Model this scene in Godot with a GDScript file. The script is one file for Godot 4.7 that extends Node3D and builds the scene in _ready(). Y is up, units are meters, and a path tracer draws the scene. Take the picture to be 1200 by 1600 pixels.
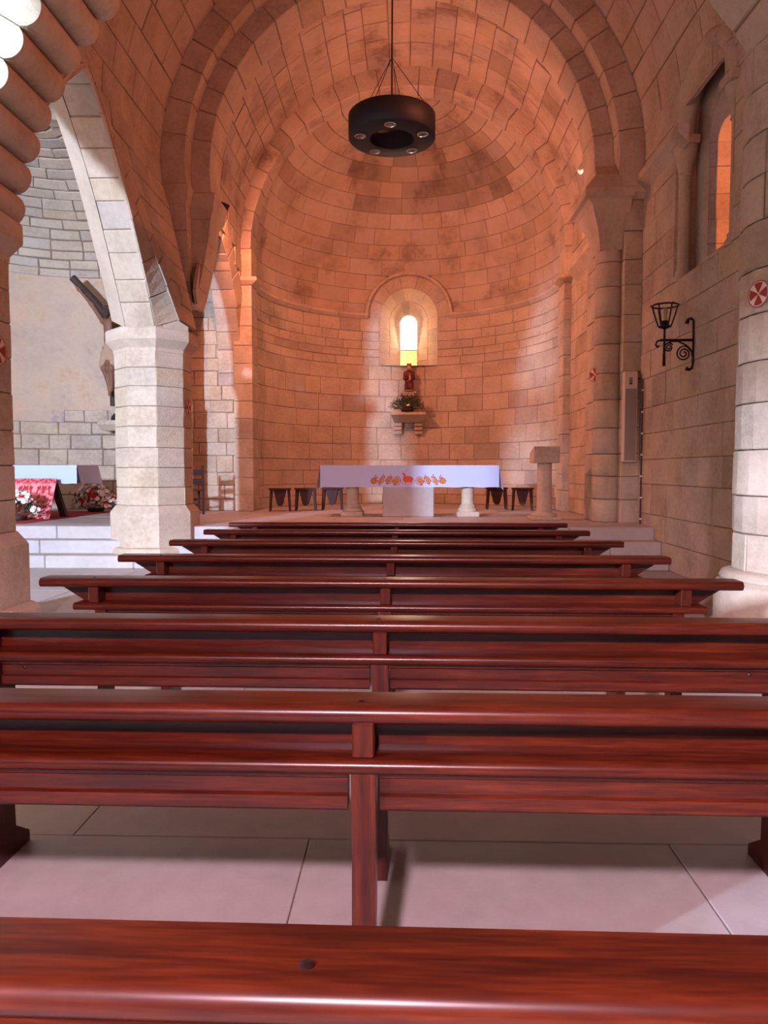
extends Node3D
# Romanesque church interior: pews, altar, apse, left chapel. Depth D runs along -z from the camera.

var rng := RandomNumberGenerator.new()
var M := {}
var used := {}
var boxmesh := {}

# ------------------------------------------------------------------ mesh collector
class MB:
	var v := PackedVector3Array()
	var n := PackedVector3Array()
	var c := PackedColorArray()
	var uv := PackedVector2Array()
	var col := Color(1, 1, 1)
	func tri(a: Vector3, b: Vector3, d: Vector3, hint: Vector3) -> void:
		var nn := (d - a).cross(b - a)
		if nn.length_squared() < 1e-14:
			return
		nn = nn.normalized()
		if nn.dot(hint) < 0.0:
			nn = -nn
			var t := b
			b = d
			d = t
		for p in [a, b, d]:
			v.append(p); n.append(nn); c.append(col); uv.append(Vector2.ZERO)
	func quad(a: Vector3, b: Vector3, d: Vector3, e: Vector3, hint: Vector3) -> void:
		tri(a, b, d, hint)
		tri(a, d, e, hint)
	# smooth triangle with vertex normals
	func stri(p: Array, nn: Array, u: Array = []) -> void:
		var g: Vector3 = (p[2] - p[0]).cross(p[1] - p[0])
		if g.length_squared() < 1e-16:
			return
		var order := [0, 1, 2]
		if g.dot(nn[0] + nn[1] + nn[2]) < 0.0:
			order = [0, 2, 1]
		for i in order:
			v.append(p[i]); n.append(nn[i]); c.append(col)
			uv.append(u[i] if u.size() == 3 else Vector2.ZERO)
	func mesh() -> ArrayMesh:
		var a := []
		a.resize(Mesh.ARRAY_MAX)
		a[Mesh.ARRAY_VERTEX] = v
		a[Mesh.ARRAY_NORMAL] = n
		a[Mesh.ARRAY_COLOR] = c
		a[Mesh.ARRAY_TEX_UV] = uv
		var m := ArrayMesh.new()
		if v.size() > 0:
			m.add_surface_from_arrays(Mesh.PRIMITIVE_TRIANGLES, a)
		return m

func P(x: float, y: float, d: float) -> Vector3:
	return Vector3(x, y, -d)

func numbered(called: String) -> String:
	if not used.has(called):
		used[called] = 0
		return called
	used[called] += 1
	return "%s_%03d" % [called, used[called]]

func obj(called: String, mb, mat: Material, parent: Node = self) -> MeshInstance3D:
	var o := MeshInstance3D.new()
	o.mesh = mb.mesh() if mb is MB else mb
	o.material_override = mat
	if parent == self:
		o.name = numbered(called)
		add_child(o)
	else:
		var key := "%d/%s" % [parent.get_instance_id(), called]
		o.name = called if not used.has(key) else "%s_%03d" % [called, used[key]]
		used[key] = used.get(key, 0) + 1
		parent.add_child(o, true)
	return o

func tag(o: Node, label: String, category: String = "", group: String = "", kind: String = "") -> Node:
	if label: o.set_meta("label", label)
	if category: o.set_meta("category", category)
	if group: o.set_meta("group", group)
	if kind: o.set_meta("kind", kind)
	return o

func thing(called: String, label: String, category: String, at: Vector3 = Vector3.ZERO, turn: float = 0.0, group: String = "") -> Node3D:
	var o := Node3D.new()
	o.name = numbered(called)
	add_child(o)
	o.position = at
	o.rotation.y = turn
	tag(o, label, category, group)
	return o

func structure(called: String, label: String) -> Node3D:
	var o := Node3D.new()
	o.name = numbered(called)
	add_child(o)
	o.set_meta("label", label)
	o.set_meta("kind", "structure")
	return o

# ------------------------------------------------------------------ shape helpers
# chamfered hexahedron, corners indexed by bits x + 2y + 4z
func cbox(mb: MB, k: Array, b: float) -> void:
	var mid := Vector3.ZERO
	for p in k: mid += p
	mid /= 8.0
	var q := []   # q[corner][axis]: point of the corner on the face across that axis
	for i in 8:
		var dirs := []
		for a in 3:
			var e: Vector3 = k[i ^ (1 << a)] - k[i]
			var bb: float = minf(b, e.length() * 0.4)
			dirs.append(e.normalized() * bb)
		var r := []
		for a in 3:
			var p: Vector3 = k[i]
			for o in 3:
				if o != a: p += dirs[o]
			r.append(p)
		q.append(r)
	for a in 3:
		var o1 := (a + 1) % 3
		var o2 := (a + 2) % 3
		for s in 2:
			var base: int = s << a
			var f := [base, base | (1 << o1), base | (1 << o1) | (1 << o2), base | (1 << o2)]
			var ctr: Vector3 = (q[f[0]][a] + q[f[1]][a] + q[f[2]][a] + q[f[3]][a]) / 4.0
			mb.quad(q[f[0]][a], q[f[1]][a], q[f[2]][a], q[f[3]][a], ctr - mid)
		# edges along axis a join faces o1 and o2
		for s1 in 2:
			for s2 in 2:
				var i0: int = (s1 << o1) | (s2 << o2)
				var i1: int = i0 | (1 << a)
				var ctr2: Vector3 = (k[i0] + k[i1]) / 2.0
				mb.quad(q[i0][o1], q[i1][o1], q[i1][o2], q[i0][o2], ctr2 - mid)
	for i in 8:
		mb.tri(q[i][0], q[i][1], q[i][2], k[i] - mid)

func bx(mb: MB, lo: Vector3, hi: Vector3, b: float = 0.004, jit: float = 0.0) -> void:
	var k := []
	for i in 8:
		var p := Vector3(hi.x if i & 1 else lo.x, hi.y if i & 2 else lo.y, hi.z if i & 4 else lo.z)
		if jit > 0.0:
			p += Vector3(rng.randf_range(-jit, jit), rng.randf_range(-jit, jit), rng.randf_range(-jit, jit))
		k.append(p)
	cbox(mb, k, b)

# box given by x range, y range, depth range
func bxd(mb: MB, x0: float, x1: float, y0: float, y1: float, d0: float, d1: float, b: float = 0.004, jit: float = 0.0) -> void:
	bx(mb, Vector3(minf(x0, x1), y0, -maxf(d0, d1)), Vector3(maxf(x0, x1), y1, -minf(d0, d1)), b, jit)

# lathe around y: pts = [[r, y], ...]
func lathe(mb: MB, pts: Array, seg: int, at: Vector3 = Vector3.ZERO, a0: float = 0.0, a1: float = TAU, sharp: float = 0.6) -> void:
	for i in pts.size() - 1:
		var r0: float = pts[i][0]
		var r1: float = pts[i + 1][0]
		var y0: float = pts[i][1]
		var y1: float = pts[i + 1][1]
		var t := Vector2(r1 - r0, y1 - y0)
		if t.length() < 1e-6: continue
		var m := Vector2(t.y, -t.x).normalized()
		var mp := m
		var mn := m
		if i > 0:
			var tp := Vector2(r0 - pts[i - 1][0], y0 - pts[i - 1][1])
			var m2 := Vector2(tp.y, -tp.x).normalized()
			if m2.dot(m) > sharp: mp = (m + m2).normalized()
		if i + 2 < pts.size():
			var tn := Vector2(pts[i + 2][0] - r1, pts[i + 2][1] - y1)
			var m3 := Vector2(tn.y, -tn.x).normalized()
			if m3.dot(m) > sharp: mn = (m + m3).normalized()
		for j in seg:
			var b0 := a0 + (a1 - a0) * j / seg
			var b1 := a0 + (a1 - a0) * (j + 1) / seg
			var e0 := Vector3(cos(b0), 0, sin(b0))
			var e1 := Vector3(cos(b1), 0, sin(b1))
			var A := at + e0 * r0 + Vector3(0, y0, 0)
			var B := at + e1 * r0 + Vector3(0, y0, 0)
			var C := at + e1 * r1 + Vector3(0, y1, 0)
			var D := at + e0 * r1 + Vector3(0, y1, 0)
			var nA := e0 * mp.x + Vector3(0, mp.y, 0)
			var nB := e1 * mp.x + Vector3(0, mp.y, 0)
			var nC := e1 * mn.x + Vector3(0, mn.y, 0)
			var nD := e0 * mn.x + Vector3(0, mn.y, 0)
			mb.stri([A, B, C], [nA, nB, nC])
			mb.stri([A, C, D], [nA, nC, nD])

# tube along points with radius (float or array)
func tube(mb: MB, pts: Array, rad, seg: int = 8, caps: bool = true) -> void:
	var up := Vector3(0.13, 0.97, 0.21).normalized()
	var rings := []
	var norms := []
	for i in pts.size():
		var t: Vector3 = (pts[mini(i + 1, pts.size() - 1)] - pts[maxi(i - 1, 0)]).normalized()
		var s := up - t * up.dot(t)
		if s.length() < 0.05: s = Vector3(1, 0.1, 0.3) - t * t.dot(Vector3(1, 0.1, 0.3))
		s = s.normalized()
		up = s
		var w := t.cross(s)
		var r: float = rad[i] if rad is Array else rad
		var ring := []
		var nr := []
		for j in seg:
			var a := TAU * j / seg
			var e := s * cos(a) + w * sin(a)
			ring.append(pts[i] + e * r)
			nr.append(e)
		rings.append(ring)
		norms.append(nr)
	for i in pts.size() - 1:
		for j in seg:
			var k := (j + 1) % seg
			mb.stri([rings[i][j], rings[i][k], rings[i + 1][k]], [norms[i][j], norms[i][k], norms[i + 1][k]])
			mb.stri([rings[i][j], rings[i + 1][k], rings[i + 1][j]], [norms[i][j], norms[i + 1][k], norms[i + 1][j]])
	if caps:
		for e in [0, pts.size() - 1]:
			var t2: Vector3 = (pts[0] - pts[1]) if e == 0 else (pts[-1] - pts[-2])
			for j in range(1, seg - 1):
				mb.tri(rings[e][0], rings[e][j], rings[e][j + 1], t2)

# extrude a closed polygon (Vector2 a,b) between two frames: map.call(p: Vector2, t: float) -> Vector3
func extrude(mb: MB, poly: Array, map: Callable, steps: int = 1, smooth_cos: float = 0.75) -> void:
	var n := poly.size()
	var area := 0.0
	for i in n:
		area += poly[i].cross(poly[(i + 1) % n])
	var sgn := 1.0 if area > 0 else -1.0
	var en := []
	for i in n:
		var e: Vector2 = poly[(i + 1) % n] - poly[i]
		en.append(Vector2(e.y, -e.x).normalized() * sgn)
	var eps := 0.001
	for s in steps:
		var t0 := float(s) / steps
		var t1 := float(s + 1) / steps
		for i in n:
			var j := (i + 1) % n
			var n0: Vector2 = en[i]
			var n1: Vector2 = en[i]
			if en[(i + n - 1) % n].dot(en[i]) > smooth_cos: n0 = (en[i] + en[(i + n - 1) % n]).normalized()
			if en[j].dot(en[i]) > smooth_cos: n1 = (en[i] + en[j]).normalized()
			var A: Vector3 = map.call(poly[i], t0)
			var B: Vector3 = map.call(poly[j], t0)
			var C: Vector3 = map.call(poly[j], t1)
			var D: Vector3 = map.call(poly[i], t1)
			var nA: Vector3 = (map.call(poly[i] + n0 * eps, t0) - A).normalized()
			var nB: Vector3 = (map.call(poly[j] + n1 * eps, t0) - B).normalized()
			var nC: Vector3 = (map.call(poly[j] + n1 * eps, t1) - C).normalized()
			var nD: Vector3 = (map.call(poly[i] + n0 * eps, t1) - D).normalized()
			mb.stri([A, B, C], [nA, nB, nC])
			mb.stri([A, C, D], [nA, nC, nD])
	var idx := Geometry2D.triangulate_polygon(PackedVector2Array(poly))
	for t in [0.0, 1.0]:
		var hint: Vector3 = (map.call(poly[0], t) - map.call(poly[0], 1.0 - t))
		for i in range(0, idx.size(), 3):
			mb.tri(map.call(poly[idx[i]], t), map.call(poly[idx[i + 1]], t), map.call(poly[idx[i + 2]], t), hint)

# ------------------------------------------------------------------ masonry
# fn.call(u, v) -> [position, normal]; u, v in metres
func stone_tone(base: Color, spread: float) -> Color:
	var k := 1.0 + rng.randf_range(-spread, spread)
	var w := rng.randf_range(-0.09, 0.09)
	if rng.randf() < 0.12: k *= rng.randf_range(0.8, 0.92)
	return Color(clampf(base.r * k * (1.0 + w * 0.4), 0, 1), clampf(base.g * k, 0, 1), clampf(base.b * k * (1.0 - w), 0, 1))

func block(fn: Callable, u0: float, u1: float, v0: float, v1: float, o: Dictionary) -> MB:
	var g: float = o.get("gap", 0.006)
	var b: float = o.get("bevel", 0.012)
	var dep: float = o.get("depth", 0.05)
	var seg: float = o.get("seg", 9.0)
	var segv: float = o.get("segv", 9.0)
	var j: float = o.get("jit", 0.006)
	var proud: float = rng.randf_range(-1.0, 1.0) * float(o.get("proud", 0.006))
	var mb := MB.new()
	mb.col = stone_tone(o.get("base", Color(1, 1, 1)), o.get("spread", 0.1))
	g = minf(g, minf(u1 - u0, v1 - v0) * 0.2)
	b = minf(b, minf(u1 - u0, v1 - v0) * 0.25)
	var nu := clampi(int(ceil((u1 - u0) / seg)), 1, 6)
	var nv := clampi(int(ceil((v1 - v0) / segv)), 1, 3)
	# corner jitter, bilinear
	var cj := []
	for i in 4:
		cj.append(Vector2(rng.randf_range(-j, j), rng.randf_range(-j, j)))
	var tj := minf(j, 0.004)
	var tilt := [rng.randf_range(-tj, tj), rng.randf_range(-tj, tj), rng.randf_range(-tj, tj), rng.randf_range(-tj, tj)]
	var grid := []
	var outer := []
	var back := []
	for a in nu + 1:
		var ga := []
		var oa := []
		var ba := []
		for c in nv + 1:
			var s := float(a) / nu
			var t := float(c) / nv
			var jo: Vector2 = cj[0] * (1 - s) * (1 - t) + cj[1] * s * (1 - t) + cj[2] * s * t + cj[3] * (1 - s) * t
			var ti: float = tilt[0] * (1 - s) * (1 - t) + tilt[1] * s * (1 - t) + tilt[2] * s * t + tilt[3] * (1 - s) * t
			var uo := lerpf(u0 + g, u1 - g, s) + jo.x * 0.5
			var vo := lerpf(v0 + g, v1 - g, t) + jo.y * 0.5
			var ui := lerpf(u0 + g + b, u1 - g - b, s) + jo.x * 0.5
			var vi := lerpf(v0 + g + b, v1 - g - b, t) + jo.y * 0.5
			var fi: Array = fn.call(ui, vi)
			var fo: Array = fn.call(uo, vo)
			ga.append([fi[0] + fi[1] * (proud + ti), fi[1]])
			oa.append([fo[0] + fo[1] * (proud + ti - b * 0.7), fo[1]])
			ba.append([fo[0] - fo[1] * dep, fo[1]])
		grid.append(ga); outer.append(oa); back.append(ba)
	for a in nu:
		for c in nv:
			mb.quad(grid[a][c][0], grid[a + 1][c][0], grid[a + 1][c + 1][0], grid[a][c + 1][0], grid[a][c][1])
	var loop := []
	for a in nu: loop.append([a, 0])
	for c in nv: loop.append([nu, c])
	for a in nu: loop.append([nu - a, nv])
	for c in nv: loop.append([0, nv - c])
	var ctr: Vector3 = (grid[0][0][0] + grid[nu][nv][0]) * 0.5
	for i in loop.size():
		var p: Array = loop[i]
		var q: Array = loop[(i + 1) % loop.size()]
		var gp: Array = grid[p[0]][p[1]]
		var gq: Array = grid[q[0]][q[1]]
		var op: Array = outer[p[0]][p[1]]
		var oq: Array = outer[q[0]][q[1]]
		var bp: Array = back[p[0]][p[1]]
		var bq: Array = back[q[0]][q[1]]
		var outw: Vector3 = (op[0] + oq[0]) * 0.5 - ctr
		mb.quad(gp[0], gq[0], oq[0], op[0], gp[1] + outw.normalized() * 0.5)
		mb.quad(op[0], oq[0], bq[0], bp[0], outw - gp[1] * outw.dot(gp[1]))
	return mb

# rows: array of v boundaries. spans.call(v0, v1) -> [[u0, u1], ...]
func masonry(parent: Node3D, fn: Callable, rows: Array, spans: Callable, o: Dictionary) -> void:
	var lmin: float = o.get("lmin", 0.5)
	var lmax: float = o.get("lmax", 0.9)
	var seg: float = o.get("seg", 9.0)
	var back := MB.new()
	var rec: float = o.get("recess", 0.016)
	var mat: Material = o.get("mat", M.stone)
	for r in rows.size() - 1:
		var v0: float = rows[r]
		var v1: float = rows[r + 1]
		for sp in spans.call(v0, v1):
			var a: float = sp[0]
			var b: float = sp[1]
			if b - a < 0.04: continue
			var n := maxi(1, int(round((b - a) / rng.randf_range(lmin, lmax))))
			var cuts := [a]
			var shift := rng.randf_range(-0.3, 0.3)
			for i in range(1, n):
				cuts.append(a + (b - a) * (float(i) + (shift if n > 2 else shift * 0.5) + rng.randf_range(-0.16, 0.16)) / n)
			cuts.append(b)
			for i in n:
				obj("stone", block(fn, cuts[i], cuts[i + 1], v0, v1, o), mat, parent)
			var m := clampi(int(ceil((b - a) / minf(seg, 1.5))), 1, 60)
			for i in m:
				var q := []
				for c in [[i, v0], [i + 1, v0], [i + 1, v1], [i, v1]]:
					var f: Array = fn.call(lerpf(a, b, float(c[0]) / m), c[1])
					q.append(f[0] - f[1] * rec)
				back.quad(q[0], q[1], q[2], q[3], fn.call(lerpf(a, b, (i + 0.5) / m), (v0 + v1) / 2)[1])
	if back.v.size() > 0:
		obj("mortar", back, o.get("mortar", M.mortar), parent)

func rows_of(v0: float, v1: float, lo: float, hi: float) -> Array:
	var r := [v0]
	var v := v0
	while v < v1 - hi * 0.75:
		v += rng.randf_range(lo, hi)
		if v > v1 - lo * 0.6: break
		r.append(v)
	r.append(v1)
	return r

# a voussoir between radii and angles in a plane of constant depth
func voussoir(cx: float, cy: float, r0: float, r1: float, a0: float, a1: float, d0: float, d1: float, o: Dictionary = {}) -> MB:
	var mb := MB.new()
	mb.col = stone_tone(o.get("base", Color(1, 1, 1)), o.get("spread", 0.1))
	var g: float = o.get("gap", 0.006)
	var k := []
	var j: float = o.get("jit", 0.005)
	for i in 8:
		var r := r1 if i & 1 else r0
		var a := (a1 - g / r) if i & 2 else (a0 + g / r)
		var d := d1 if i & 4 else d0
		k.append(P(cx + cos(a) * r, cy + sin(a) * r, d) + Vector3(rng.randf_range(-j, j), rng.randf_range(-j, j), rng.randf_range(-j, j)))
	cbox(mb, k, o.get("bevel", 0.014))
	return mb

# mortar core of an arch ring
func ring_core(cx: float, cy: float, r0: float, r1: float, a0: float, a1: float, d0: float, d1: float, n: int) -> MB:
	var mb := MB.new()
	for i in n:
		var b0 := lerpf(a0, a1, float(i) / n)
		var b1 := lerpf(a0, a1, float(i + 1) / n)
		var e0 := Vector3(cos(b0), sin(b0), 0)
		var e1 := Vector3(cos(b1), sin(b1), 0)
		var c0 := P(cx, cy, d0)
		var c1 := P(cx, cy, d1)
		mb.quad(c0 + e0 * r0, c0 + e1 * r0, c0 + e1 * r1, c0 + e0 * r1, Vector3(0, 0, 1))
		mb.quad(c0 + e0 * r0, c0 + e1 * r0, c1 + e1 * r0, c1 + e0 * r0, -e0)
		mb.quad(c1 + e0 * r0, c1 + e1 * r0, c1 + e1 * r1, c1 + e0 * r1, Vector3(0, 0, -1))
		mb.quad(c0 + e0 * r1, c0 + e1 * r1, c1 + e1 * r1, c1 + e0 * r1, e0)
	return mb

func arch_ring(parent: Node3D, cx: float, cy: float, r0: float, r1: float, a0: float, a1: float, d0: float, d1: float, n: int, o: Dictionary = {}) -> void:
	var cuts := [a0]
	for i in range(1, n):
		cuts.append(lerpf(a0, a1, (i + rng.randf_range(-0.15, 0.15)) / n))
	cuts.append(a1)
	for i in n:
		obj("stone", voussoir(cx, cy, r0, r1, cuts[i], cuts[i + 1], d0, d1, o), o.get("mat", M.stone), parent)
	obj("mortar", ring_core(cx, cy, r0 + 0.014, r1 - 0.01, a0, a1, d0 + 0.014, d1 - 0.014, n * 2), M.mortar, parent)

# ------------------------------------------------------------------ materials
func noise_img(size: int, layers: Array, seed_: int) -> Image:
	# layers: [frequency, weight, octaves, kind]
	var acc := PackedFloat32Array()
	acc.resize(size * size)
	for li in layers.size():
		var L: Array = layers[li]
		var fn := FastNoiseLite.new()
		fn.seed = seed_ + li * 17
		fn.frequency = L[0]
		fn.noise_type = L[3] if L.size() > 3 else FastNoiseLite.TYPE_SIMPLEX_SMOOTH
		fn.fractal_type = FastNoiseLite.FRACTAL_FBM
		fn.fractal_octaves = L[2]
		var im := fn.get_seamless_image(size, size, false, false, 0.1, true)
		im.convert(Image.FORMAT_L8)
		var d := im.get_data()
		var w: float = L[1]
		for i in size * size:
			acc[i] += (float(d[i]) / 255.0 - 0.5) * 2.0 * w
	var out := PackedByteArray()
	out.resize(size * size)
	for i in size * size:
		out[i] = int(clampf(acc[i] * 0.5 + 0.5, 0.0, 1.0) * 255.0)
	return Image.create_from_data(size, size, false, Image.FORMAT_L8, out)

func ramp_tex(im: Image, stops: Array) -> ImageTexture:
	# stops: [[pos, Color], ...] sRGB
	var lut := PackedByteArray()
	for i in 256:
		var t := i / 255.0
		var c: Color = stops[-1][1]
		for k in stops.size() - 1:
			if t <= stops[k + 1][0]:
				c = stops[k][1].lerp(stops[k + 1][1], clampf((t - stops[k][0]) / maxf(0.0001, stops[k + 1][0] - stops[k][0]), 0, 1))
				break
		lut.append(int(c.r * 255)); lut.append(int(c.g * 255)); lut.append(int(c.b * 255))
	var d := im.get_data()
	var out := PackedByteArray()
	out.resize(d.size() * 3)
	for i in d.size():
		var k := d[i] * 3
		out[i * 3] = lut[k]; out[i * 3 + 1] = lut[k + 1]; out[i * 3 + 2] = lut[k + 2]
	return ImageTexture.create_from_image(Image.create_from_data(im.get_width(), im.get_height(), false, Image.FORMAT_RGB8, out))

func normal_tex(im: Image, strength: float) -> ImageTexture:
	var c := im.duplicate() as Image
	c.convert(Image.FORMAT_RGBA8)
	c.bump_map_to_normal_map(strength)
	return ImageTexture.create_from_image(c)

func tri_mat(tex: Texture2D, nrm: Texture2D, sc: Vector3, rough: float, nscale: float = 1.0, world := true, vcol := true) -> StandardMaterial3D:
	var m := StandardMaterial3D.new()
	m.albedo_texture = tex
	m.uv1_triplanar = true
	m.uv1_world_triplanar = world
	m.uv1_scale = sc
	m.roughness = rough
	m.vertex_color_use_as_albedo = vcol
	if nrm:
		m.normal_enabled = true
		m.normal_texture = nrm
		m.normal_scale = nscale
	return m

func plain(c: Color, rough: float = 0.6, metal: float = 0.0) -> StandardMaterial3D:
	var m := StandardMaterial3D.new()
	m.albedo_color = c
	m.roughness = rough
	m.metallic = metal
	return m

func glow(c: Color, e: float) -> StandardMaterial3D:
	var m := plain(c, 0.5)
	m.emission_enabled = true
	m.emission = c
	m.emission_energy_multiplier = e
	return m

func make_materials() -> void:
	var st := noise_img(512, [[0.006, 0.34, 4], [0.05, 0.22, 3], [0.25, 0.16, 2]], 11)
	var sn := noise_img(512, [[0.03, 0.35, 4], [0.16, 0.45, 3]], 23)
	var snt := normal_tex(sn, 3.0)
	var stone_tex := ramp_tex(st, [[0.0, Color8(120, 98, 78)], [0.3, Color8(164, 146, 124)], [0.55, Color8(190, 173, 151)], [1.0, Color8(214, 201, 184)]])
	M.stone = tri_mat(stone_tex, snt, Vector3.ONE * 0.45, 0.92, 0.7)
	M.mortar = tri_mat(ramp_tex(sn, [[0.0, Color8(86, 68, 54)], [0.6, Color8(136, 114, 96)], [1.0, Color8(170, 150, 132)]]), snt, Vector3.ONE * 0.8, 0.95, 1.0)
	# dome stone with the soot of centuries in cloudy patches
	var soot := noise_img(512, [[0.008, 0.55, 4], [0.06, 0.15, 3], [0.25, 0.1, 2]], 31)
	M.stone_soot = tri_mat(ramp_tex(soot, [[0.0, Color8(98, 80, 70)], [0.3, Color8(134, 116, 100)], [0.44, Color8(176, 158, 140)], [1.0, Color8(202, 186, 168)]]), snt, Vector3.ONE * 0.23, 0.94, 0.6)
	# plaster of the chapel wall with remains of blue and ochre paint
	var pl := noise_img(512, [[0.006, 0.5, 5], [0.05, 0.22, 3], [0.2, 0.1, 2]], 47)
	M.plaster = tri_mat(ramp_tex(pl, [[0.0, Color8(92, 100, 132)], [0.2, Color8(136, 132, 144)], [0.32, Color8(180, 158, 138)], [0.6, Color8(196, 170, 146)], [0.85, Color8(184, 148, 112)], [1.0, Color8(212, 194, 176)]]), snt, Vector3.ONE * 0.3, 0.95, 0.5)
	var fl := noise_img(512, [[0.006, 0.3, 4], [0.04, 0.16, 3], [0.3, 0.1, 2]], 53)
	M.slab = tri_mat(ramp_tex(fl, [[0.0, Color8(122, 112, 108)], [0.35, Color8(160, 150, 146)], [0.7, Color8(178, 168, 164)], [1.0, Color8(194, 186, 182)]]), normal_tex(fl, 1.0), Vector3.ONE * 0.4, 0.55, 0.3)
	var wd := noise_img(512, [[0.02, 0.5, 4], [0.09, 0.3, 3]], 61)
	M.pew = tri_mat(ramp_tex(wd, [[0.0, Color8(30, 7, 3)], [0.35, Color8(53, 14, 6)], [0.65, Color8(79, 26, 10)], [1.0, Color8(110, 48, 20)]]), normal_tex(wd, 0.6), Vector3(0.22, 3.2, 3.2), 0.3, 0.12, false)
	M.pew.clearcoat_enabled = true
	M.pew.clearcoat = 0.1
	M.pew.metallic_specular = 0.36
	M.pew.clearcoat_roughness = 0.25
	M.pew_up = M.pew.duplicate()
	M.pew_up.uv1_scale = Vector3(3.2, 0.25, 3.2)
	M.dark_wood = tri_mat(ramp_tex(wd, [[0.0, Color8(26, 10, 8)], [0.5, Color8(48, 18, 13)], [1.0, Color8(72, 30, 20)]]), null, Vector3(3.0, 0.3, 3.0), 0.7, 0.2, false)
	M.old_wood = tri_mat(ramp_tex(wd, [[0.0, Color8(30, 20, 16)], [0.5, Color8(64, 44, 34)], [1.0, Color8(104, 76, 58)]]), normal_tex(wd, 2.0), Vector3(2.0, 0.3, 2.0), 0.75, 0.6, false)
	M.iron = plain(Color8(20, 18, 18), 0.55, 0.3)
	M.black_paint = plain(Color8(24, 21, 22), 0.6)
	M.bolt = plain(Color8(40, 18, 12), 0.4, 0.4)
	M.white_plastic = plain(Color8(214, 200, 184), 0.5)
	M.grille = plain(Color8(150, 134, 122), 0.7)
	M.dark_plastic = plain(Color8(52, 44, 42), 0.5)
	M.chrome = plain(Color8(200, 196, 190), 0.2, 1.0)
	M.lens = plain(Color8(120, 116, 112), 0.15, 0.6)
	M.cloth = plain(Color8(180, 192, 226), 0.9)
	M.cable = plain(Color8(70, 46, 40), 0.6)
	M.clip = plain(Color8(225, 220, 214), 0.5)
	M.carpet = tri_mat(ramp_tex(sn, [[0.0, Color8(120, 12, 14)], [1.0, Color8(190, 28, 30)]]), null, Vector3.ONE * 3.0, 0.98)
	M.damask = damask_mat()
	M.leaf = plain(Color8(58, 74, 44), 0.7)
	M.leaf_b = plain(Color8(92, 100, 70), 0.7)
	M.petal_white = plain(Color8(236, 232, 226), 0.8)
	M.petal_red = plain(Color8(190, 24, 26), 0.75)
	M.petal_pink = plain(Color8(214, 176, 170), 0.8)
	M.heart = plain(Color8(214, 184, 84), 0.8)
	M.skin_wood = tri_mat(ramp_tex(sn, [[0.0, Color8(96, 62, 44)], [1.0, Color8(150, 106, 80)]]), null, Vector3.ONE * 2.0, 0.6)
	M.robe = plain(Color8(84, 26, 22), 0.5)
	M.robe_trim = plain(Color8(170, 120, 60), 0.4, 0.4)
	M.face = plain(Color8(196, 140, 112), 0.6)
	M.linen = plain(Color8(168, 140, 112), 0.8)
	M.glass_white = glow(Color(1.0, 0.97, 0.9), 3.2)
	M.glass_yellow = amber_glass()
	M.glass_orange = plain(Color(1.0, 0.55, 0.2), 0.05)
	M.glass_orange.transparency = BaseMaterial3D.TRANSPARENCY_ALPHA
	M.glass_orange.albedo_color.a = 0.3
	M.glass_day = glow(Color(0.86, 0.92, 1.0), 4.0)
	M.lead = plain(Color8(60, 40, 26), 0.6)
	M.bulb_off = plain(Color8(205, 190, 172), 0.4)

func damask_mat() -> StandardMaterial3D:
	var im := Image.create(128, 128, false, Image.FORMAT_RGB8)
	var fn := FastNoiseLite.new()
	fn.seed = 5
	fn.frequency = 0.05
	fn.domain_warp_enabled = true
	fn.domain_warp_amplitude = 18.0
	for y in 128:
		for x in 128:
			var k := fn.get_noise_2d(absf(fposmod(x, 64.0) - 32.0), fposmod(y, 64.0))
			im.set_pixel(x, y, Color8(236, 150, 150) if k > 0.06 else Color8(176, 28, 40))
	var m := tri_mat(ImageTexture.create_from_image(im), null, Vector3.ONE * 1.6, 0.7, 1.0, false, false)
	return m

func amber_glass() -> StandardMaterial3D:
	var n := noise_img(128, [[0.03, 0.8, 4]], 77)
	var t := ramp_tex(n, [[0.0, Color8(250, 140, 60)], [0.38, Color8(255, 185, 90)], [0.55, Color8(255, 222, 130)], [0.75, Color8(255, 246, 190)], [1.0, Color8(255, 252, 225)]])
	var m := tri_mat(t, null, Vector3.ONE * 4.0, 0.4, 1.0, true, false)
	m.emission_enabled = true
	m.emission = Color(0, 0, 0)
	m.emission_texture = t
	m.emission_energy_multiplier = 1.25
	return m

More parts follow.
